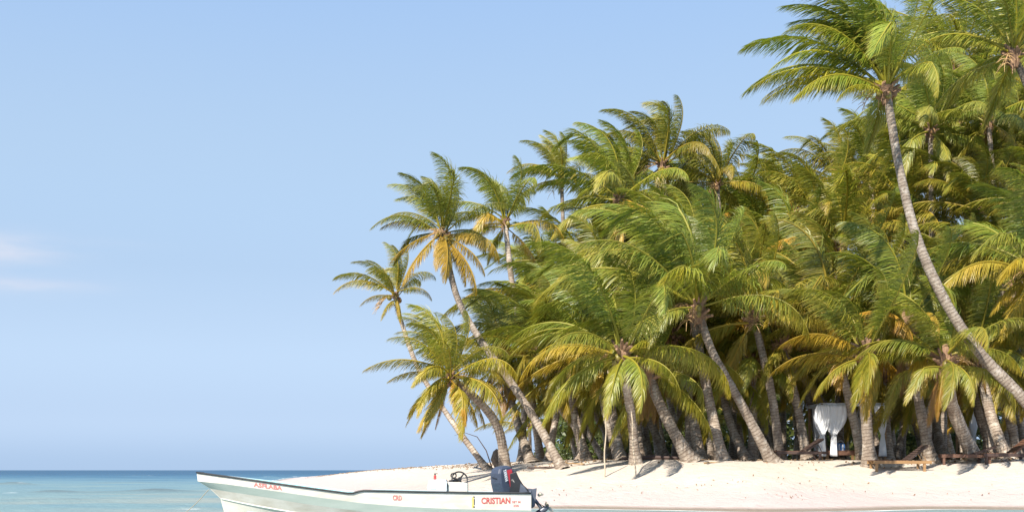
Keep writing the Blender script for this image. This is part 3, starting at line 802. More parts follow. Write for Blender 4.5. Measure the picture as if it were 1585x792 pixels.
palm('palm with pale trunk leaning left, second in from the low bushy palm', (835, 548, 53), (905, 52.5), [(892, 665), (862, 622)], n=17, scale=0.82, gold=0.2, extra=[(6, 200, 0.9), (3, 190, 1.0)])
palm('palm with orange-tan trunk leaning right, crossing the golden palm foot', (872, 590, 55), (848, 54), [(858, 660)], n=14, scale=0.72, skirt=2, r0=0.20, r1=0.15)
palm('palm with bare grey trunk leaning right, left of the slender pole', (915, 595, 54), (897, 52), [(904, 660)], n=13, scale=0.72, r0=0.2, r1=0.14, skirt=1)
palm('palm with dark shaggy trunk just right of the low bushy palm', (775, 560, 56), (823, 54), [(800, 650)], n=15, scale=0.8, skirt=3, r0=0.24, r1=0.18)
palm('palm with stout trunk close beside the slender pole', (930, 520, 52), (962, 48.5), [(945, 620)], n=16, scale=0.82, r0=0.22, r1=0.17, gold=0.2)

# the dense grove behind: crowns that merge into one canopy, each still a palm of its own
SKY = ([740, 780, 870, 930, 1010, 1100, 1150, 1200, 1290, 1400, 1500, 1585, 1720], [330, 300, 290, 240, 190, 210, 245, 190, 155, 95, 20, -40, -80])
rf = random.Random(99)
rows = [(125, 66, 1.0), (175, 62, 1.0), (245, 59, 0.95), (318, 56, 0.9), (395, 54, 0.85), (470, 53, 0.8)]
fill = []
for ri, (dy, D, sc) in enumerate(rows):
    x = 800 + (ri % 2) * 38
    while x < 1690:
        px = x + rf.uniform(-20, 20)
        py = float(np.interp(px, *SKY)) + dy + rf.uniform(-22, 22)
        if py < 590 and (px > 930 or ri > 0):
            fill.append((px, py, D + rf.uniform(-2, 4) + max(0, (420 - py)) * 0.02, sc))
        x += 70 + (14 if ri < 1 else 4)
MARKS = [(1373, 100, 'the tall curving palm'), (685, 362, 'the palm with golden hanging fronds'), (782, 345, 'the upright palm against the sky'), (869, 278, 'the slim small-crowned palm'),
         (1030, 230, 'the highest middle peak'), (1080, 440, 'the large diagonal palm'), (963, 548, 'the short palm by the slender pole'), (1284, 560, 'the cabana in full view'),
         (1460, 380, 'the tall curving trunk'), (1570, 85, 'the towering corner palm'), (1463, 560, 'the low palm over the loungers'), (1600, 420, 'the golden fronds at the frame edge'), (697, 585, 'the low bushy palm'), (1200, 300, 'the open notch of sky in the canopy')]
def near_mark(px, py):
    m = min(MARKS, key=lambda k: (k[0] - px) ** 2 + (k[1] - py) ** 2)
    dx, dy = px - m[0], py - m[1]; d = math.hypot(dx, dy)
    a = (math.degrees(math.atan2(-dy, dx)) + 360) % 360
    way = ['right of', 'above and right of', 'above', 'above and left of', 'left of', 'below and left of', 'below', 'below and right of'][int((a + 22.5) / 45) % 8]
    return ('just ' if d < 85 else 'well ') + way + ' ' + m[2]
def tell_apart(items, stem):
    lab = [stem + near_mark(i[0], i[1]) for i in items]
    out = list(lab)
    for l in set(lab):
        k = sorted([i for i in range(len(lab)) if lab[i] == l], key=lambda i: items[i][1])
        for n_, i in enumerate(k):
            if len(k) > 1: out[i] = (['upper ', 'lower '] if len(k) == 2 else ['uppermost ', 'middle ', 'lowermost ', 'lowest '])[n_] + l
    return out
fill += [(1440, 205, 60, 0.95), (1530, 190, 60, 1.0)]
fill_lab = tell_apart(fill, 'grove palm crown ')
for (px, py, D, sc), lab_ in zip(fill, fill_lab):
    hgt = (727 - py) / F * D
    palm(lab_, (px, py, D), (px + rf.uniform(-15, 105), D - rf.uniform(0, 3)), n=rf.randint(19, 23), scale=sc * rf.uniform(0.70, 1.05),
         gold=rf.choice([0.3, 0.5, 0.7]) if (1120 < px < 1350 and 260 < py < 470) else rf.choice([0, 0.05, 0.15, 0.3]), lo=rf.uniform(0.72, 1.0), hi=rf.choice([0, 0, 0.08]), nuts=rf.choice([0, 2, 3]), stalks=rf.choice([0, 1]), detail=False, skirt=rf.choice([0, 0, 0, 1]), group='palms of the dense grove behind the front row')
low = []
for k in range(13):
    low.append((865 + k * 62 + rf.uniform(-14, 14), 556 + rf.uniform(-26, 26), rf.uniform(50.5, 54)))
for (px, py, D), lab_ in zip(low, tell_apart(low, 'low-crowned grove palm ')):
    palm(lab_, (px, py, D), (px + rf.uniform(-10, 50), D - rf.uniform(0, 1.5)), n=17, scale=rf.uniform(0.74, 0.95), gold=rf.choice([0, 0.1, 0.3]), lo=1.0, hi=rf.uniform(0.1, 0.3),
         nuts=2, stalks=1, skirt=rf.choice([0, 1, 2]), group='low palms under the grove canopy', r0=0.21, r1=0.17)
GM = [(783, 'the low bushy palm'), (825, 'the dark shaggy trunk'), (860, 'the orange-tan trunk'), (900, 'the bare grey trunk leaning right'), (937, 'the slender pole'), (984, 'the short palm and leaning pole'), (1036, 'the thick rough leaning trunk'),
      (1085, 'the dark ringed trunk'), (1115, 'the pale straight trunk'), (1165, 'the diagonal trunk'), (1200, 'the slim pale trunk bending left'), (1240, 'the lounger left of the cabana'), (1272, 'the near corner of the cabana in full view'), (1320, 'the middle of the cabana in full view'),
      (1370, 'the far side of the cabana in full view'), (1420, 'the flaky half-white trunk'), (1450, 'the smooth pale orange trunk'), (1500, 'the dark thick leaning trunk'), (1560, 'the second cabana')]
def ground_mark(px): return min(GM, key=lambda k: abs(k[0] - px))[1]
# young low palms filling the shade under the grove
for px, py, D in ((880, 640, 66), (960, 650, 70), (1020, 640, 64), (1130, 640, 62), (1165, 655, 68), (1235, 640, 66), (1310, 640, 70), (1375, 650, 64), (1500, 640, 66), (1570, 640, 70), (820, 660, 80), (1090, 660, 76), (1430, 650, 72)):
    palm('young low palm in the shade behind ' + ground_mark(px), (px, py, D), (px + rf.uniform(-6, 16), D), n=13, scale=0.62, lo=0.8, nuts=0, stalks=0, detail=False, r0=0.15, r1=0.11, gold=0.05, group='young palms under the grove', name='young_palm')

# shrubs and the far wood behind the grove
def leaf_cloud(n, centres, size, seed, name):
    r = np.random.default_rng(seed)
    cs = np.array([c[:3] for c in centres]); rd = np.array([c[3] for c in centres])
    k = r.integers(0, len(cs), n)
    d = nrm(r.normal(size=(n, 3))) * (r.random(n) ** 0.45)[:, None]
    p = cs[k] + d * rd[k][:, None] * np.array([1, 1, 0.8])
    u = nrm(r.normal(size=(n, 3)) + np.array([0, 0, 0.2])); v = nrm(np.cross(u, r.normal(size=(n, 3))))
    s = size * r.uniform(0.6, 1.3, n)[:, None]
    V = np.stack([p - u * s, p - v * s * 0.5, p + u * s, p + v * s * 0.5], 1).reshape(-1, 3)
    V[:, 2] = np.maximum(V[:, 2], 0.02)
    Q = np.arange(n * 4).reshape(-1, 4)
    t = np.zeros((n * 4, 4)); t[:, 3] = 1; t[:, 1] = np.repeat(np.clip(r.normal(0.5, 0.25, n), 0, 1), 4)
    return mesh_np(name, V, Q, M['shrub'], {'tint': ('FLOAT_COLOR', t)})
for i, (px, D, w, h) in enumerate([(905, 78, 3.6, 3.2), (985, 74, 3.2, 2.8), (1050, 76, 3.6, 3.8), (1125, 80, 4.0, 3.4), (1190, 74, 3.4, 3.6), (1262, 78, 3.8, 4.0), (1345, 76, 3.6, 3.2), (1420, 80, 4.0, 4.0), (1490, 74, 3.4, 3.4), (1565, 77, 3.8, 3.8)]):
    x = (px - 792.5) / F * D
    root = empty('shrub', (x, D, gz(x, D))); tag(root, 'leafy green shrub in the shade behind ' + ground_mark(px), 'shrub', 'shrubs behind the palm trunks')
    r = random.Random(i)
    mb = MB(); cen = []
    for k in range(7):
        ex = Vector((r.uniform(-w / 2, w / 2), r.uniform(-1, 1), r.uniform(0.35, 1) * h))
        mb.tube([(r.uniform(-.2, .2), r.uniform(-.2, .2), -0.1), ex * 0.5 + Vector((0, 0, 0.2)), ex], [0.06, 0.04, 0.015], 5)
        cen.append((ex.x, ex.y, ex.z * 0.95, 0.9)); cen.append((ex.x * 0.7, ex.y, ex.z * 0.45, 0.8))
    mb.build('stem', M['wood_dark'], root)
    link(bpy.data.objects.new('foliage', leaf_cloud(1700, cen, 0.17, i, 'foliage')), root)
rw = random.Random(4)
cen = []
for k in range(330):
    px = rw.uniform(850, 1850); D = rw.uniform(86, 104); x = (px - 792.5) / F * D
    zt = (727 - (float(np.interp(px, *SKY)) + 150)) / F * D
    cen.append((x, D, 1.3 + rw.uniform(0.2, max(zt, 4)), 2.0))
fw = bpy.data.objects.new('far_wood', leaf_cloud(52000, cen, 0.42, 77, 'far_wood'))
link(fw); tag(fw, 'dark mass of foliage far behind the palm grove', 'wood', kind='stuff')

# ------------------------------------------------------------------ boat
BD = 25.85                     # distance of the boat's centreline
SC = F / 25.0                  # photograph pixels per metre on its near side
def fb(u):
    return (1 - (1 - u / 0.55) ** 2.3) ** 0.85 if u < 0.55 else 1.0 - 0.07 * ((u - 0.55) / 0.45) ** 2
def bd(px): return BD - 0.85 * fb(min(max((px - 305) / 517.0, 0.0), 1.0))       # distance of the near side
BX0 = (305 - 792.5) / F * BD
boat = empty('motor_boat', (BX0, BD, 0.0))
tag(boat, 'long white open boat with pale green stripe and black rub rail', 'boat')
def bx(px): return (px - 792.5) / F * bd(px) - BX0
def bz(py, px=700): return CAM_Z - (py - 727.0) / F * bd(px)
def curve(pts):
    xs_ = [bx(p[0]) for p in pts]; zs_ = [bz(p[1], p[0]) for p in pts]
    return lambda x: float(np.interp(x, xs_, zs_))
sheer = curve([(305, 731), (350, 737), (400, 743.8), (450, 751), (500, 757.8), (530, 761.8), (541, 763.2), (548, 762.6), (556, 759.8), (564, 758.8), (600, 759.6), (660, 761), (740, 762.2), (822, 763)])
str_t = curve([(306, 744), (350, 748.5), (400, 755.5), (450, 762.8), (500, 770), (560, 778), (620, 783), (700, 787), (822, 789)])
str_b = curve([(322, 755.5), (370, 763), (420, 770.5), (470, 779), (520, 786), (560, 791), (620, 796.5), (700, 800), (822, 802)])
chine = curve([(336, 771), (390, 782), (450, 792.5), (520, 803), (600, 809), (700, 813), (822, 815)])
keel = curve([(342, 800), (356, 822), (380, 836), (450, 842), (822, 842)])
XE = bx(822)
LINES = [(305, sheer, 0.86), (306, str_t, 0.83), (322, str_b, 0.765), (337, chine, 0.62), (344, keel, 0.0)]
NS = 70
def hull_line(k, side, inset=0.0, dz=0.0, n=NS):
    x0, zf, B = LINES[k]
    x0 = bx(x0)
    out = []
    for i in range(n + 1):
        u = (i / n) ** 1.3
        x = x0 + (XE - x0) * u
        out.append(Vector((x, side * max(B * fb(u) - inset, 0.012 if B > 0 else 0.0), zf(x) + dz)))
    return out
mb = MB()
for side in (-1, 1):
    L_ = [hull_line(k, side) for k in range(5)]
    mi = [0, 1, 0, 2]
    for k in range(4):
        sub = 3
        for s in range(sub):
            a = [L_[k][i].lerp(L_[k + 1][i], s / sub) for i in range(NS + 1)]
            b = [L_[k][i].lerp(L_[k + 1][i], (s + 1) / sub) for i in range(NS + 1)]
            mb.loft([a, b], mi[k], closed=False)
# stem cap
for k in range(4):
    a, b = LINES[k], LINES[k + 1]
    pa = [Vector((bx(a[0]), -0.012, a[1](bx(a[0])))), Vector((bx(a[0]), 0.012, a[1](bx(a[0]))))]
    pb = [Vector((bx(b[0]), -0.012, b[1](bx(b[0])))), Vector((bx(b[0]), 0.012, b[1](bx(b[0]))))]
    mb.add([pa[0], pa[1], pb[1], pb[0]], [(0, 1, 2, 3)], [0, 1, 0, 2][k])
hull = mb.build('hull', [M['hull_white'], M['hull_stripe'], M['hull_bottom']], boat)
# raised strake line along the lower hull
for side in (-1, 1):
    mb = MB(); pts = [p + Vector((0, side * 0.006, 0)) for p in hull_line(3, side)[1:]]
    mb.tube(pts, 0.016, 6); mb.build('spray_rail', M['hull_stripe'], boat)
# transom
mb = MB()
ring = [hull_line(k, -1)[-1] for k in range(5)] + [hull_line(k, 1)[-1] for k in (3, 2, 1, 0)]
ring2 = [p - Vector((0.05, 0, 0)) for p in ring]
mb.loft([[p + Vector((0.004, 0, 0)) for p in ring], ring2], 0, True, True)
mb.build('transom', M['hull_white'], boat)
# rub rail, gunwale cap
pts = hull_line(0, -1)[::-1] + hull_line(0, 1)[1:]
mb = MB(); mb.tube([p + Vector((0, 0.012 * (1 if p.y > 0 else -1), 0.006 if p.y < 0.1 else -0.034)) for p in pts], 0.020, 8); mb.build('rub_rail', M['rubber'], boat, smooth=True)
for side in (-1, 1):
    o_ = hull_line(0, side, 0.0, 0.004); i_ = hull_line(0, side, 0.085, 0.0); lo_ = hull_line(0, side, 0.085, -0.06)
    mb = MB(); mb.loft([o_, i_, lo_], 0, False); mb.build('gunwale', M['pale_cyan'], boat)
    a = hull_line(0, side, 0.087, 0.0); b = hull_line(1, side, 0.11, 0.0); c = hull_line(2, side, 0.16, 0.0)
    fl = [Vector((p.x, p.y * 0.8, 0.18)) for p in c]
    mb = MB(); mb.loft([a[14:], b[14:], c[14:], fl[14:]], 0, False); mb.build('inner_side', M['cyan'], boat)
# floor, foredeck, thwarts
e1 = hull_line(2, -1, 0.2); e2 = hull_line(2, 1, 0.2)
mb = MB(); mb.loft([[Vector((p.x, p.y, 0.2)) for p in e1[8:]], [Vector((p.x, p.y, 0.2)) for p in e2[8:]]], 0, False); mb.build('floor', M['cyan'], boat)
n_f = 34
e1 = [p for p in hull_line(0, -1, 0.05, -0.05)[:n_f] ]; e2 = [p for p in hull_line(0, 1, 0.05, -0.05)[:n_f]]
mid_ = [(a + b) / 2 + Vector((0, 0, 0.035 * min(1, i / 8))) for i, (a, b) in enumerate(zip(e1, e2))]
mb = MB(); mb.loft([e1, mid_, e2], 0, False); mb.build('foredeck', M['cyan'], boat, smooth=True)
for px in (575, 640, 745):
    u = (bx(px)) / XE
    w = 0.86 * fb(u) - 0.12
    mb = MB(); mb.box((bx(px), 0, 0.48), (0.26, 2 * w, 0.035)); mb.build('thwart', M['cyan'], boat, bevel=0.006)
# console, seat box, steering wheel
mb = MB()
x0, x1 = bx(658.5), bx(689.5)
prof = [(x0 + 0.02, 0.205), (x0, 0.80), (x0 + 0.03, bz(742.5)), (x1 - 0.03, bz(741.5)), (x1, bz(745)), (x1, 0.205)]
mb.loft([[Vector((x, -0.34, z)) for x, z in prof], [Vector((x, 0.12, z)) for x, z in prof]], 0, True, True)
con = mb.build('console', M['gel'], boat, bevel=0.014)
mb = MB(); mb.box((bx(668), -0.345, bz(754)), (0.12, 0.012, 0.09)); mb.build('hatch', M['gel'], con, bevel=0.004)
mb = MB()
prof = [(x1 + 0.012, 0.205), (x1 + 0.012, bz(745.5)), (bx(716), bz(746.5)), (bx(722), bz(748)), (bx(722), 0.205)]
mb.loft([[Vector((x, -0.26, z)) for x, z in prof], [Vector((x, 0.3, z)) for x, z in prof]], 0, True, True)
mb.build('seat_box', M['hull_white'], boat, bevel=0.012)
wc = Vector((bx(709), -0.10, bz(741.5))); wrot = Matrix.Rotation(R(36), 4, 'Y') @ Matrix.Rotation(R(66), 4, 'X')
wheel = empty('steering_wheel', wc); wheel.parent = boat
mb = MB(); mb.tube([wrot @ Vector((0.165 * math.cos(a), 0.165 * math.sin(a), 0)) for a in [2 * math.pi * k / 28 for k in range(29)]], 0.017, 7)
mb.build('rim', M['black'], wheel, smooth=True)
for k in range(3):
    a = R(90 + 120 * k); mb = MB(); mb.tube([(0, 0, 0), wrot @ Vector((0.16 * math.cos(a), 0.16 * math.sin(a), 0))], [0.022, 0.013], 6); mb.build('spoke', M['black'], wheel)
mb = MB(); mb.tube([wrot @ Vector((0, 0, 0.03)), wrot @ Vector((0, 0, -0.05)), Vector((bx(692), -0.1, bz(745))) - wc], [0.045, 0.04, 0.025], 8); mb.build('column', M['black'], wheel)
mb = MB(); mb.tube([Vector((bx(699.5), -0.12, bz(735.5))) - wc + Vector((0.055 * math.cos(a), 0, 0.05 * math.sin(a))) for a in [2 * math.pi * k / 14 for k in range(15)]], 0.016, 6); mb.build('grab_loop', M['black'], wheel, smooth=True)
# sticker
def side_y(x, z):
    """near hull surface y at (x,z) between sheer and stripe"""
    u = (x - 0.0) / XE; u = min(max(u, 0.001), 1)
    t = (sheer(x) - z) / max(sheer(x) - str_t(x), 1e-3)
    return -(0.86 + (0.83 - 0.86) * min(max(t, 0), 1)) * fb(u)
def text_on(txt, px0, px1, py0a, py1a, py0b, py1b, mat, label, name='lettering', parent=boat, holes=False, yoff=0.006, mapf=None):
    """flat painted letters; (py0a..py1a) top/bottom at px0 and (py0b..py1b) at px1"""
    cu = bpy.data.curves.new('t', 'FONT'); cu.body = txt; cu.offset = 0.03; cu.resolution_u = 3
    to = bpy.data.objects.new('t', cu); COL.objects.link(to)
    bpy.context.view_layer.update()
    me = bpy.data.meshes.new_from_object(to.evaluated_get(bpy.context.evaluated_depsgraph_get()))
    bpy.data.objects.remove(to)
    co = np.array([v.co[:] for v in me.vertices]); mn = co.min(0); mxx = co.max(0)
    for v in me.vertices:
        s = (v.co.x - mn[0]) / (mxx[0] - mn[0]); t = (v.co.y - mn[1]) / (mxx[1] - mn[1])
        if mapf: v.co = mapf(s, t); continue
        px = px0 + (px1 - px0) * s
        top = py0a + (py0b - py0a) * s; bot = py1a + (py1b - py1a) * s
        x = bx(px); z = bz(bot + (top - bot) * t, px)
        v.co = (x, side_y(x, z) - yoff, z)
    me.materials.clear(); me.materials.append(mat); me.update()
    o = bpy.data.objects.new(name, me); link(o, parent)
    if label: o['label'] = label
    return o
text_on('ASFLABA', 393, 437, 745.6, 752.2, 751.8, 758.2, M['faded_red'], 'faded red painted letters ASFLABA')
text_on('CRD', 608, 622, 765.5, 773.5, 766.0, 774.0, M['faded_red'], 'faint red painted letters CRD')
text_on('CRISTIAN', 745, 790, 769.2, 779.2, 768.8, 778.8, M['red_paint'], 'red painted letters CRISTIAN')
text_on('SET M', 792.5, 805.5, 774.4, 777.8, 774.4, 777.8, M['faded_red'], 'tiny faded red lettering after the name')
text_on('350', 794.5, 803, 780.0, 784.0, 780.0, 784.0, M['faded_red'], 'tiny faded red number under the small lettering')
def decal(px0, px1, py0, py1, mat, name, yoff):
    mb = MB(); v = []
    for px, py in ((px0, py0), (px1, py0), (px1, py1), (px0, py1)):
        x, z = bx(px), bz(py, px); v.append((x, side_y(x, z) - yoff, z))
    mb.add(v, [(0, 1, 2, 3)]); return mb.build(name, mat, boat)
decal(730.5, 733.5, 768.5, 785, M['yellow'], 'sticker', 0.006)
decal(733.2, 734.6, 771.0, 780.5, M['rubber'], 'sticker', 0.009)
decal(732.5, 734.8, 767.5, 769.2, M['rubber'], 'sticker', 0.009)
decal(732.5, 734.8, 782.8, 784.6, M['rubber'], 'sticker', 0.009)

# red can on the console
can = empty('red_canister', (BX0 + bx(670), BD - 0.15, bz(742) + 0.0)); tag(can, 'small red canister with dark top standing on the boat console', 'canister')
mb = MB(); mb.tube([(0, 0, 0), (0, 0, 0.005), (0, 0, 0.075), (0, 0, 0.095)], [0.026, 0.03, 0.03, 0.016], 10); mb.build('body', M['red_paint'], can, smooth=False)
mb = MB(); mb.tube([(0, 0, 0.094), (0, 0, 0.118)], [0.018, 0.016], 8); mb.box((0.02, 0, 0.125), (0.07, 0.02, 0.014)); mb.build('cap', M['rubber'], can)

# outboard motor, tilted up on the transom and swung round
MX, MY = BX0 + XE, BD
motor = empty('outboard_motor', (MX, MY, 0.55)); tag(motor, 'dark blue outboard motor with red band, tilted up on the boat transom', 'motor')
def ML(px, py, y=0.0): return Vector(((px - 792.5) / SC - MX, y, CAM_Z - (py - 727) / SC - 0.55))
yaw = Matrix.Rotation(R(38), 4, 'Z') @ Matrix.Rotation(R(-10), 4, 'Y')
cc = ML(779.5, 741)
def cw_(x, y, z): return cc + yaw @ Vector((x, y, z))
HW = 0.175
def cowl_ring(z, xf, xb, w, ch=0.05):
    return [(xf + ch, -w, z), (xb - ch, -w * 0.86, z), (xb, -w * 0.55, z), (xb, w * 0.55, z), (xb - ch, w * 0.86, z), (xf + ch, w, z), (xf, w - ch * .7, z), (xf, -w + ch * .7, z)]
prof = [(-0.33, -0.17, 0.22, HW * 0.86), (-0.26, -0.22, 0.25, HW), (-0.05, -0.245, 0.27, HW), (0.15, -0.225, 0.255, HW * 0.97), (0.235, -0.185, 0.225, HW * 0.88), (0.275, -0.12, 0.16, HW * 0.6)]
mb = MB(); mb.loft([[cw_(*p) for p in cowl_ring(z, a - 0.0, b - max(0, z) * 0.30, w, 0.045)] for z, a, b, w in prof], 0, True, True)
cowl = mb.build('cowl', M['cowl'], motor, bevel=0.006)
def cowl_side(x, z):
    w = float(np.interp(z, [-0.33, -0.26, -0.05, 0.15, 0.235, 0.275], [HW * .86, HW, HW, HW * .97, HW * .88, HW * .6]))
    return -(w * (0.995 - 0.30 * max(0, (x + 0.15)) * 0.9)) - 0.012
def panel(x0, x1, z0, z1, mat, name, sl=0.0):
    mb = MB(); n = 6; a = []; b = []
    for i in range(n + 1):
        z = z0 + (z1 - z0) * i / n
        a.append(cw_(x0 - sl * z, cowl_side(x0, z), z)); b.append(cw_(x1 - sl * z, cowl_side(x1, z), z))
    mb.loft([a, b], 0, False); return mb.build(name, mat, cowl)
panel(-0.015, 0.125, -0.17, 0.19, M['motor_red'], 'red_band', 0.06)
panel(0.165, 0.178, -0.24, 0.14, M['motor_grey'], 'seam', 0.06)
text_on('YAMAHA', 0, 0, 0, 0, 0, 0, M['white_print'], 'white letters running down the motor cowl', parent=cowl,
        mapf=lambda s, t: cw_(-0.115 + 0.085 * t - 0.02 * (0.215 - 0.255 * s), cowl_side(-0.07, 0.215 - 0.255 * s) - 0.004, 0.215 - 0.255 * s))
mb = MB(); mb.box(cw_(-0.245, 0.0, 0.06), (0.012, 0.17, 0.012), (yaw @ Matrix.Rotation(R(14), 4, 'X')).to_3x3()); mb.build('latch', M['black'], cowl)
mb = MB(); mb.box(cw_(-0.215, 0.02, -0.25), (0.05, 0.15, 0.05), yaw.to_3x3()); mb.build('handle', M['motor_grey'], cowl, bevel=0.008)
# swivel pan and tilt bracket behind the cowl
mb = MB()
o_ = [ML(786, 734, -0.12), ML(799, 729, -0.12), ML(804, 740, -0.12), ML(811, 751, -0.12), ML(820, 762, -0.12), ML(812, 768, -0.12), ML(790, 766, -0.12)]
mb.loft([o_, [p + Vector((0, 0.24, 0)) for p in o_]], 0, True, True)
mb.build('swivel_pan', M['black'], motor, bevel=0.012)
mb = MB()
o_ = [ML(806, 748, -0.128), ML(812, 753, -0.128), ML(818, 761.5, -0.128), ML(804, 762, -0.128)]
mb.loft([o_, [p + Vector((0, -0.02, 0)) for p in o_]], 0, True, True); mb.build('side_plate', M['motor_grey'], motor)
mb = MB(); mb.tube([ML(792, 742), ML(806, 756), ML(822, 768)], [0.13, 0.10, 0.075], 10); mb.build('midsection', M['black'], motor, smooth=True)
for sy in (-0.16, 0.11):
    mb = MB()
    o_ = [ML(818, 756, sy), ML(826, 757, sy), ML(832, 755.5, sy), ML(831, 766, sy), ML(829, 784, sy), ML(824, 788, sy), ML(819, 786, sy), ML(821, 770, sy)]
    mb.loft([o_, [p + Vector((0, 0.05, 0)) for p in o_]], 0, True, True); mb.build('clamp_bracket', M['motor_grey'], motor, bevel=0.004)
mb = MB(); mb.tube([ML(821, 759, -0.185), ML(824, 770, -0.19), ML(822, 786, -0.185)], 0.022, 7); mb.build('tilt_rod', M['motor_grey'], motor, smooth=True)
mb = MB(); mb.tube([ML(822, 766), ML(832, 778), ML(838, 786), ML(842, 800)], [0.075, 0.065, 0.06, 0.05], 10, squash=0.6); mb.build('leg', M['motor_grey'], motor, smooth=True)
mb = MB(); mb.box(ML(838, 781.5), (0.22, 0.17, 0.012), Matrix.Rotation(R(28), 3, 'Y')); mb.build('cavitation_plate', M['black'], motor)
mb = MB(); mb.tube([ML(834, 768, -0.02), ML(838, 765, -0.02), ML(843, 766, -0.02)], [0.03, 0.04, 0.012], 8); mb.build('trim_tab', M['prop'], motor)
mb = MB(); mb.tube([ML(828, 797), ML(836, 795), ML(846, 788), ML(851, 784)], [0.02, 0.07, 0.065, 0.03], 10); mb.build('gearcase', M['motor_grey'], motor, smooth=True)
pr = empty('propeller', ML(850, 785)); pr.parent = motor
pax = Vector((0.77, 0, 0.64)).normalized(); pu = Vector((0, 1, 0)); pv = pax.cross(pu)
for k in range(3):
    a0 = R(120 * k + 35); pts = []
    for rr, wa in ((0.03, 0.25), (0.08, 0.5), (0.13, 0.42), (0.155, 0.15)):
        for s in (-1, 1):
            a = a0 + s * wa * 0.8
            pts.append((pu * math.cos(a) + pv * math.sin(a)) * rr + pax * (0.03 * s))
    mb = MB(); mb.add(pts, [(0, 1, 3, 2), (2, 3, 5, 4), (4, 5, 7, 6)])
    mb.add([p + pax * 0.008 for p in pts], [(0, 2, 3, 1), (2, 4, 5, 3), (4, 6, 7, 5)])
    mb.build('blade', M['prop'], pr)
# mooring line from the stem
mb = MB(); p0 = P(323, 757, BD); p1 = P(215, 786, BD + 7.0); p1.z = -0.05
pts = [p0.lerp(p1, k / 14) + Vector((0, 0, -0.45 * math.sin(math.pi * k / 14) * (1 - 0.5 * k / 14))) for k in range(15)]
mb.tube(pts, 0.008, 5); rope = mb.build('mooring_rope', M['pole']); tag(rope, 'thin mooring rope running from the bow of the boat into the sea', 'rope')

# ------------------------------------------------------------------ cabanas
def curtain(name, parent, cx, cy, w_top, w_mid, w_bot, z0, z1, tie=0.42, bulge=0.0, depth=0.16, ph=0.0, lean=0.0):
    n, m = 26, 22; V = []
    for j in range(m + 1):
        t = j / m
        z = z1 + (z0 - z1) * t
        if t < tie:
            k = t / tie; w = w_top + (w_mid - w_top) * (k ** 2.2); w += bulge * math.sin(math.pi * k) 
        else:
            k = (t - tie) / (1 - tie); w = w_mid + (w_bot - w_mid) * (k ** 0.6)
        amp = 0.016 + 0.012 * (1 - abs(t - tie))
        for i in range(n + 1):
            s = i / n - 0.5
            V.append((cx + lean * (t if t < tie else tie) + s * w, cy + amp * math.sin(s * 34 + ph + 2 * t) + depth * (0.25 - s * s) * (1 if t > 0.03 else 0.2) * -1.2, z))
    mb = MB(); mb.add(V, [(j * (n + 1) + i, j * (n + 1) + i + 1, (j + 1) * (n + 1) + i + 1, (j + 1) * (n + 1) + i) for j in range(m) for i in range(n)])
    o = mb.build(name, M['cloth'], parent, smooth=True)
    md = o.modifiers.new('thick', 'SOLIDIFY'); md.thickness = 0.006
    zt = z1 + (z0 - z1) * tie
    mb = MB(); mb.tube([(cx + lean * tie + (w_mid / 2 + .015) * math.cos(a), cy - 0.02 + 0.07 * math.sin(a), zt) for a in [2 * math.pi * k / 12 for k in range(13)]], 0.018, 5)
    mb.build('tie', M['cloth'], o)
    return o
def cabana(px0, px1, D, pyt, label, curtains, deck=True, dep=2.1):
    x0, x1 = (px0 - 792.5) / F * D, (px1 - 792.5) / F * D
    xc = (x0 + x1) / 2; w = x1 - x0
    g = gz(xc, D + dep / 2)
    root = empty('beach_cabana', (xc, D, g)); tag(root, label, 'cabana')
    H = CAM_Z + (727 - pyt) / F * D - g
    for x in (-w / 2, w / 2):
        for y in (0, dep):
            mb = MB(); mb.box((x, y, H / 2 - 0.1), (0.09, 0.09, H + 0.2)); mb.build('post', M['wood_light'], root, bevel=0.008)
    for y in (0, dep):
        mb = MB(); mb.box((0, y, H - 0.06), (w + 0.2, 0.07, 0.10)); mb.build('roof_beam', M['gel'], root, bevel=0.006)
    for x in (-w / 2, w / 2):
        mb = MB(); mb.box((x, dep / 2, H - 0.06), (0.07, dep - 0.08, 0.096)); mb.build('roof_beam', M['gel'], root, bevel=0.006)
    mb = MB(); V = []; nx, ny = 14, 10
    for j in range(ny + 1):
        for i in range(nx + 1):
            s, t = i / nx, j / ny
            V.append(((s - 0.5) * (w + 0.16), t * (dep + 0.1) - 0.05, H + 0.02 - 0.09 * math.sin(math.pi * s * 3) ** 2 * math.sin(math.pi * t)))
    mb.add(V, [(j * (nx + 1) + i, j * (nx + 1) + i + 1, (j + 1) * (nx + 1) + i + 1, (j + 1) * (nx + 1) + i) for j in range(ny) for i in range(nx)])
    rc = mb.build('roof_cloth', M['cloth'], root, smooth=True); rc.modifiers.new('thick', 'SOLIDIFY').thickness = 0.008
    for c in curtains:
        curtain('curtain', root, c[0] * w / 2 + c[1], c[2], c[3], c[4], c[5], 0.18, H - 0.05, tie=c[6], bulge=c[7], ph=c[0] * 3 + c[2], lean=c[8])
    if deck:
        for y in (0.12, dep - 0.12):
            mb = MB(); mb.box((0, y, 0.31), (w - 0.12, 0.05, 0.16)); mb.build('rail', M['wood_red'], root, bevel=0.006)
        for k in range(9):
            mb = MB(); mb.box((-w / 2 + 0.16 + k * (w - 0.32) / 8, dep / 2, 0.41), ((w - 0.32) / 8 - 0.02, dep - 0.2, 0.03)); mb.build('slat', M['wood_red'], root)
        for x in (-w / 2 + 0.25, 0, w / 2 - 0.25):
            for y in (0.12, dep - 0.12):
                mb = MB(); mb.box((x, y, 0.09), (0.1, 0.1, 0.3)); mb.build('leg', M['wood_light'], root)
    return root, g
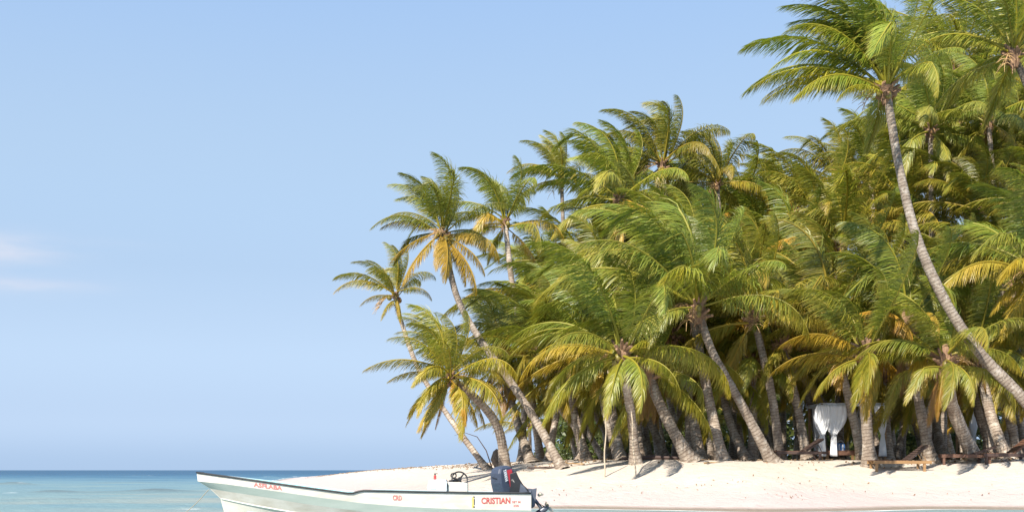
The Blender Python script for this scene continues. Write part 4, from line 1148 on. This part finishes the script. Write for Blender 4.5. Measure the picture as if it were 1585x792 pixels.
cabana(1272, 1370, 50.5, 624, 'wooden cabana hung with tied white curtains between the palms, in full view', [
    (-1, 0.02, -0.12, 0.50, 0.20, 0.34, 0.58, 0.30, -0.06), (-1, 0.55, -0.06, 1.0, 0.22, 0.30, 0.58, 0.16, -0.12), (1, -0.22, -0.10, 0.55, 0.13, 0.34, 0.60, 0.0, 0.16), (1, -0.45, 2.0, 0.35, 0.16, 0.3, 0.6, 0.0, 0.1), (-1, 0.3, 2.0, 0.4, 0.16, 0.3, 0.6, 0.0, 0.0)])
cabana(1506, 1612, 58, 624, 'second white-curtained cabana half hidden behind dark trunks at the frame edge', [
    (-1, 0.0, -0.10, 0.40, 0.16, 0.3, 0.6, 0.1, 0.0), (1, -0.95, -0.1, 0.75, 0.3, 0.42, 0.6, 0.05, 0.25), (1, -0.1, -0.1, 0.5, 0.16, 0.3, 0.6, 0.05, 0.1)])

# ------------------------------------------------------------------ sun loungers
def lounger(px, D, label, rz, wood, back, ang=38, length=2.0):
    x = (px - 792.5) / F * D
    root = empty('sun_lounger', (x, D, min(gz(x - 0.8, D), gz(x + 0.8, D), gz(x, D + .3)) ), R(rz)); tag(root, label, 'sun lounger', 'wooden sun loungers under the palms')
    W = 0.68; h = 0.30; l = length
    for y in (-W / 2, W / 2):
        mb = MB(); mb.box((0, y, h), (l, 0.045, 0.11)); mb.build('side_rail', M[wood], root, bevel=0.005)
    for sx in (-0.44, 0.38):
        for y in (-W / 2 + 0.03, W / 2 - 0.03):
            mb = MB(); mb.box((sx * l, y, h / 2 - 0.08), (0.09, 0.07, h + 0.06)); mb.build('leg', M[wood], root, bevel=0.004)
    n = 11; x_h = l * 0.08
    for k in range(n):
        xx = -l / 2 + 0.05 + k * (x_h + l / 2 - 0.06) / (n - 1)
        mb = MB(); mb.box((xx, 0, h + 0.068), (0.085, W + 0.04, 0.022)); mb.build('slat', M['wood_red'], root)
    bk = empty('backrest', (x_h + 0.06, 0, h + 0.06)); bk.parent = root; bk.rotation_euler = (0, -R(ang), 0)
    bl = l * 0.42
    for y in (-W / 2 + 0.05, W / 2 - 0.05):
        mb = MB(); mb.box((bl / 2, y, 0), (bl, 0.04, 0.05)); mb.build('frame_bar', M[back], bk)
    for k in range(8):
        mb = MB(); mb.box((0.06 + k * (bl - 0.1) / 7, 0, 0.037), (0.075, W, 0.022)); mb.build('slat', M[back], bk)
    mb = MB()
    for y in (-0.22, 0.22):
        mb.tube([(x_h + 0.06 + bl * 0.7 * math.cos(R(ang)), y, h + bl * 0.7 * math.sin(R(ang))), (l * 0.45, y, h - 0.03)], 0.016, 5)
    mb.build('prop_bar', M[wood], root)
    return root
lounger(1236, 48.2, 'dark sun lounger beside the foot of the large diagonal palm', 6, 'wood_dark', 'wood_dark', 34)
lounger(1392, 45.9, 'pale pine-sided sun lounger right of the palm that stands in front of the cabana', 3, 'wood_light', 'wood_dark', 36, 2.2)
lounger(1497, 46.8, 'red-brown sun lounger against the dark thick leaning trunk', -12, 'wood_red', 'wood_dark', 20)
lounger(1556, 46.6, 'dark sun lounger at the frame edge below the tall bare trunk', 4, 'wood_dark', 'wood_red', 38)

# blue and white bag on the cabana deck
x, D = (1301 - 792.5) / F * 51, 51.0
bag = empty('beach_bag', (x, D, gz(x, D) + 0.42)); tag(bag, 'small blue and white bag on the deck of the cabana in full view', 'bag')
mb = MB()
mb.loft([[Vector((sx * a, sy * b, z)) for sx, sy in ((-1, -1), (1, -1), (1, 1), (-1, 1))] for z, a, b in ((0, 0.15, 0.1), (0.08, 0.18, 0.12), (0.26, 0.16, 0.1), (0.34, 0.15, 0.04))], 0, True, True)
mb.build('body', M['blue'], bag, bevel=0.02)
for xx in (-0.09, 0.06):
    mb = MB(); mb.box((xx, -0.125, 0.16), (0.05, 0.012, 0.26)); mb.build('stripe', M['gel'], bag)
mb = MB(); mb.tube([(0.12 * math.cos(a), 0, 0.32 + 0.12 * math.sin(a)) for a in [math.pi * k / 10 for k in range(11)]], 0.012, 5); mb.build('handle', M['gel'], bag)

# ------------------------------------------------------------------ poles, driftwood, litter
def pole(pxb, D, pxt, pyt, Dt, r, label):
    x = (pxb - 792.5) / F * D; b = Vector((x, D, gz(x, D) - 0.15)); t = P(pxt, pyt, Dt)
    mb = MB(); pts = [Vector((0, 0, 0)).lerp(t - b, k / 8) + Vector((0.02 * math.sin(k * 1.3), 0.015 * math.cos(k * 2.1), 0)) for k in range(9)]
    mb.tube(pts, [r * (1 - 0.04 * k) for k in range(9)], 7); o = mb.build('wooden_pole', M['pole'], None, b); tag(o, label, 'pole')
pole(935, 44.6, 938, 646, 44.9, 0.031, 'thin upright bare pole standing in the sand before the trunks')
pole(984, 44.2, 976, 620, 46.2, 0.030, 'thin pole leaning on the short palm behind the slender upright pole')
# dark stump and driftwood by the leftmost trunks
x, D = (771 - 792.5) / F * 53, 53.0
mb = MB(); mb.tube([(0.25, 0, -0.2), (0.05, 0, 0.2), (-0.12, 0, 0.45), (-0.05, 0.02, 0.7), (0.02, 0, 0.82)], [0.30, 0.25, 0.22, 0.18, 0.12], 9)
o = mb.build('palm_stump', M['bark_plain'], None, (x, D, gz(x, D))); tag(o, 'dark broken palm stump at the foot of the outermost trunk', 'stump')
def driftwood(px, D, pts, r, label):
    x = (px - 792.5) / F * D
    mb = MB(); mb.tube(pts, r, 6); o = mb.build('driftwood_branch', M['wood_dark'], None, (x, D, gz(x, D))); tag(o, label, 'driftwood')
driftwood(742, 54, [(0.6, 0, 0), (0.3, 0, 0.9), (-0.1, 0, 1.5), (-0.7, 0, 1.7), (-1.1, 0, 1.55)], [0.03, 0.026, 0.02, 0.012, 0.006], 'bare curved branch arching against the sky beside the outermost trunk')
driftwood(852, 47.5, [(-0.9, 0, 0.03), (-0.2, 0.1, 0.05), (0.6, 0, 0.04), (1.2, -0.1, 0.08)], [0.03, 0.05, 0.04, 0.015], 'fallen dark branch lying on the sand by the golden palm foot')
driftwood(1010, 47.5, [(-1.2, 0, 0.05), (0, 0.1, 0.10), (1.3, 0, 0.06)], [0.07, 0.09, 0.05], 'dark log lying on the sand behind the short palm trunk')
# fallen fronds
for px, D, az, label in ((1090, 46.0, 20, 'yellow fallen frond on the sand at the foot of the pale straight palm'), (905, 47.4, 170, 'dry fallen frond on the shaded sand left of the slender pole')):
    x = (px - 792.5) / F * D
    me = gen_frond(8, az, 99 + px).copy() if False else None
    r = random.Random(px); mb = MB()
    pts = [Vector((math.cos(R(az)) * t * 1.3, math.sin(R(az)) * t * 1.3, 0.03 + 0.03 * math.sin(3 * t))) for t in [k / 8 for k in range(9)]]
    mb.tube(pts, [0.03 * (1 - 0.1 * k) for k in range(9)], 5)
    for k in range(26):
        b = pts[1 + k % 8]; s = 1 if k % 2 else -1; a = R(az + s * r.uniform(35, 65)); l = r.uniform(0.25, 0.5)
        d = Vector((math.cos(a), math.sin(a), r.uniform(-0.05, 0.12))); w = Vector((-d.y, d.x, 0)) * 0.02
        mb.add([b - w, b + w, b + d * l + w * .3, b + d * l - w * .3], [(0, 1, 2, 3)])
    o = mb.build('fallen_frond', M['husk'], None, (x, D, gz(x, D))); tag(o, label, 'fallen frond')
# wrack lines of dry seaweed and leaf litter
r = random.Random(31); mb = MB()
def flake(x, y, s):
    z = gz(x, y) + 0.012; a = r.uniform(0, 6.28); l = s * r.uniform(0.5, 1.6); w = s * r.uniform(0.2, 0.6)
    d = Vector((math.cos(a), math.sin(a), 0)); n = Vector((-d.y, d.x, 0)); c = Vector((x, y, z)); h = Vector((0, 0, r.uniform(0.01, 0.05)))
    mb.add([c - d * l, c - n * w + h * .5, c + d * l + h, c + n * w, c + h * 1.4], [(0, 1, 4), (1, 2, 4), (2, 3, 4), (3, 0, 4)])
def wrack(pts, n, spread, s):
    for i in range(n):
        t = r.random() * (len(pts) - 1); k = int(t); f = t - k
        px = pts[k][0] + (pts[k + 1][0] - pts[k][0]) * f; D = pts[k][1] + (pts[k + 1][1] - pts[k][1]) * f
        x = (px - 792.5) / F * D + r.gauss(0, spread); y = D + r.gauss(0, spread)
        if gz(x, y) > 0.08: flake(x, y, s)
wrack([(490, 125), (545, 112), (600, 98), (655, 80)], 500, 0.7, 0.09)
wrack([(600, 92), (690, 66), (760, 56)], 260, 0.5, 0.05)
wrack([(700, 64), (760, 58), (800, 54)], 160, 0.35, 0.05)
wrack([(830, 49.5), (1000, 48.2), (1200, 48.4), (1400, 48.2), (1585, 48)], 800, 0.9, 0.05)
wrack([(860, 42.6), (1100, 42.0), (1300, 42.4), (1585, 41.5)], 60, 0.6, 0.035)
wrack([(1150, 40.2), (1230, 39.8)], 14, 0.3, 0.035)
o = mb.build('seaweed_litter', M['weed']); tag(o, 'scattered dry seaweed and leaf litter along the tide lines', 'litter', kind='stuff')
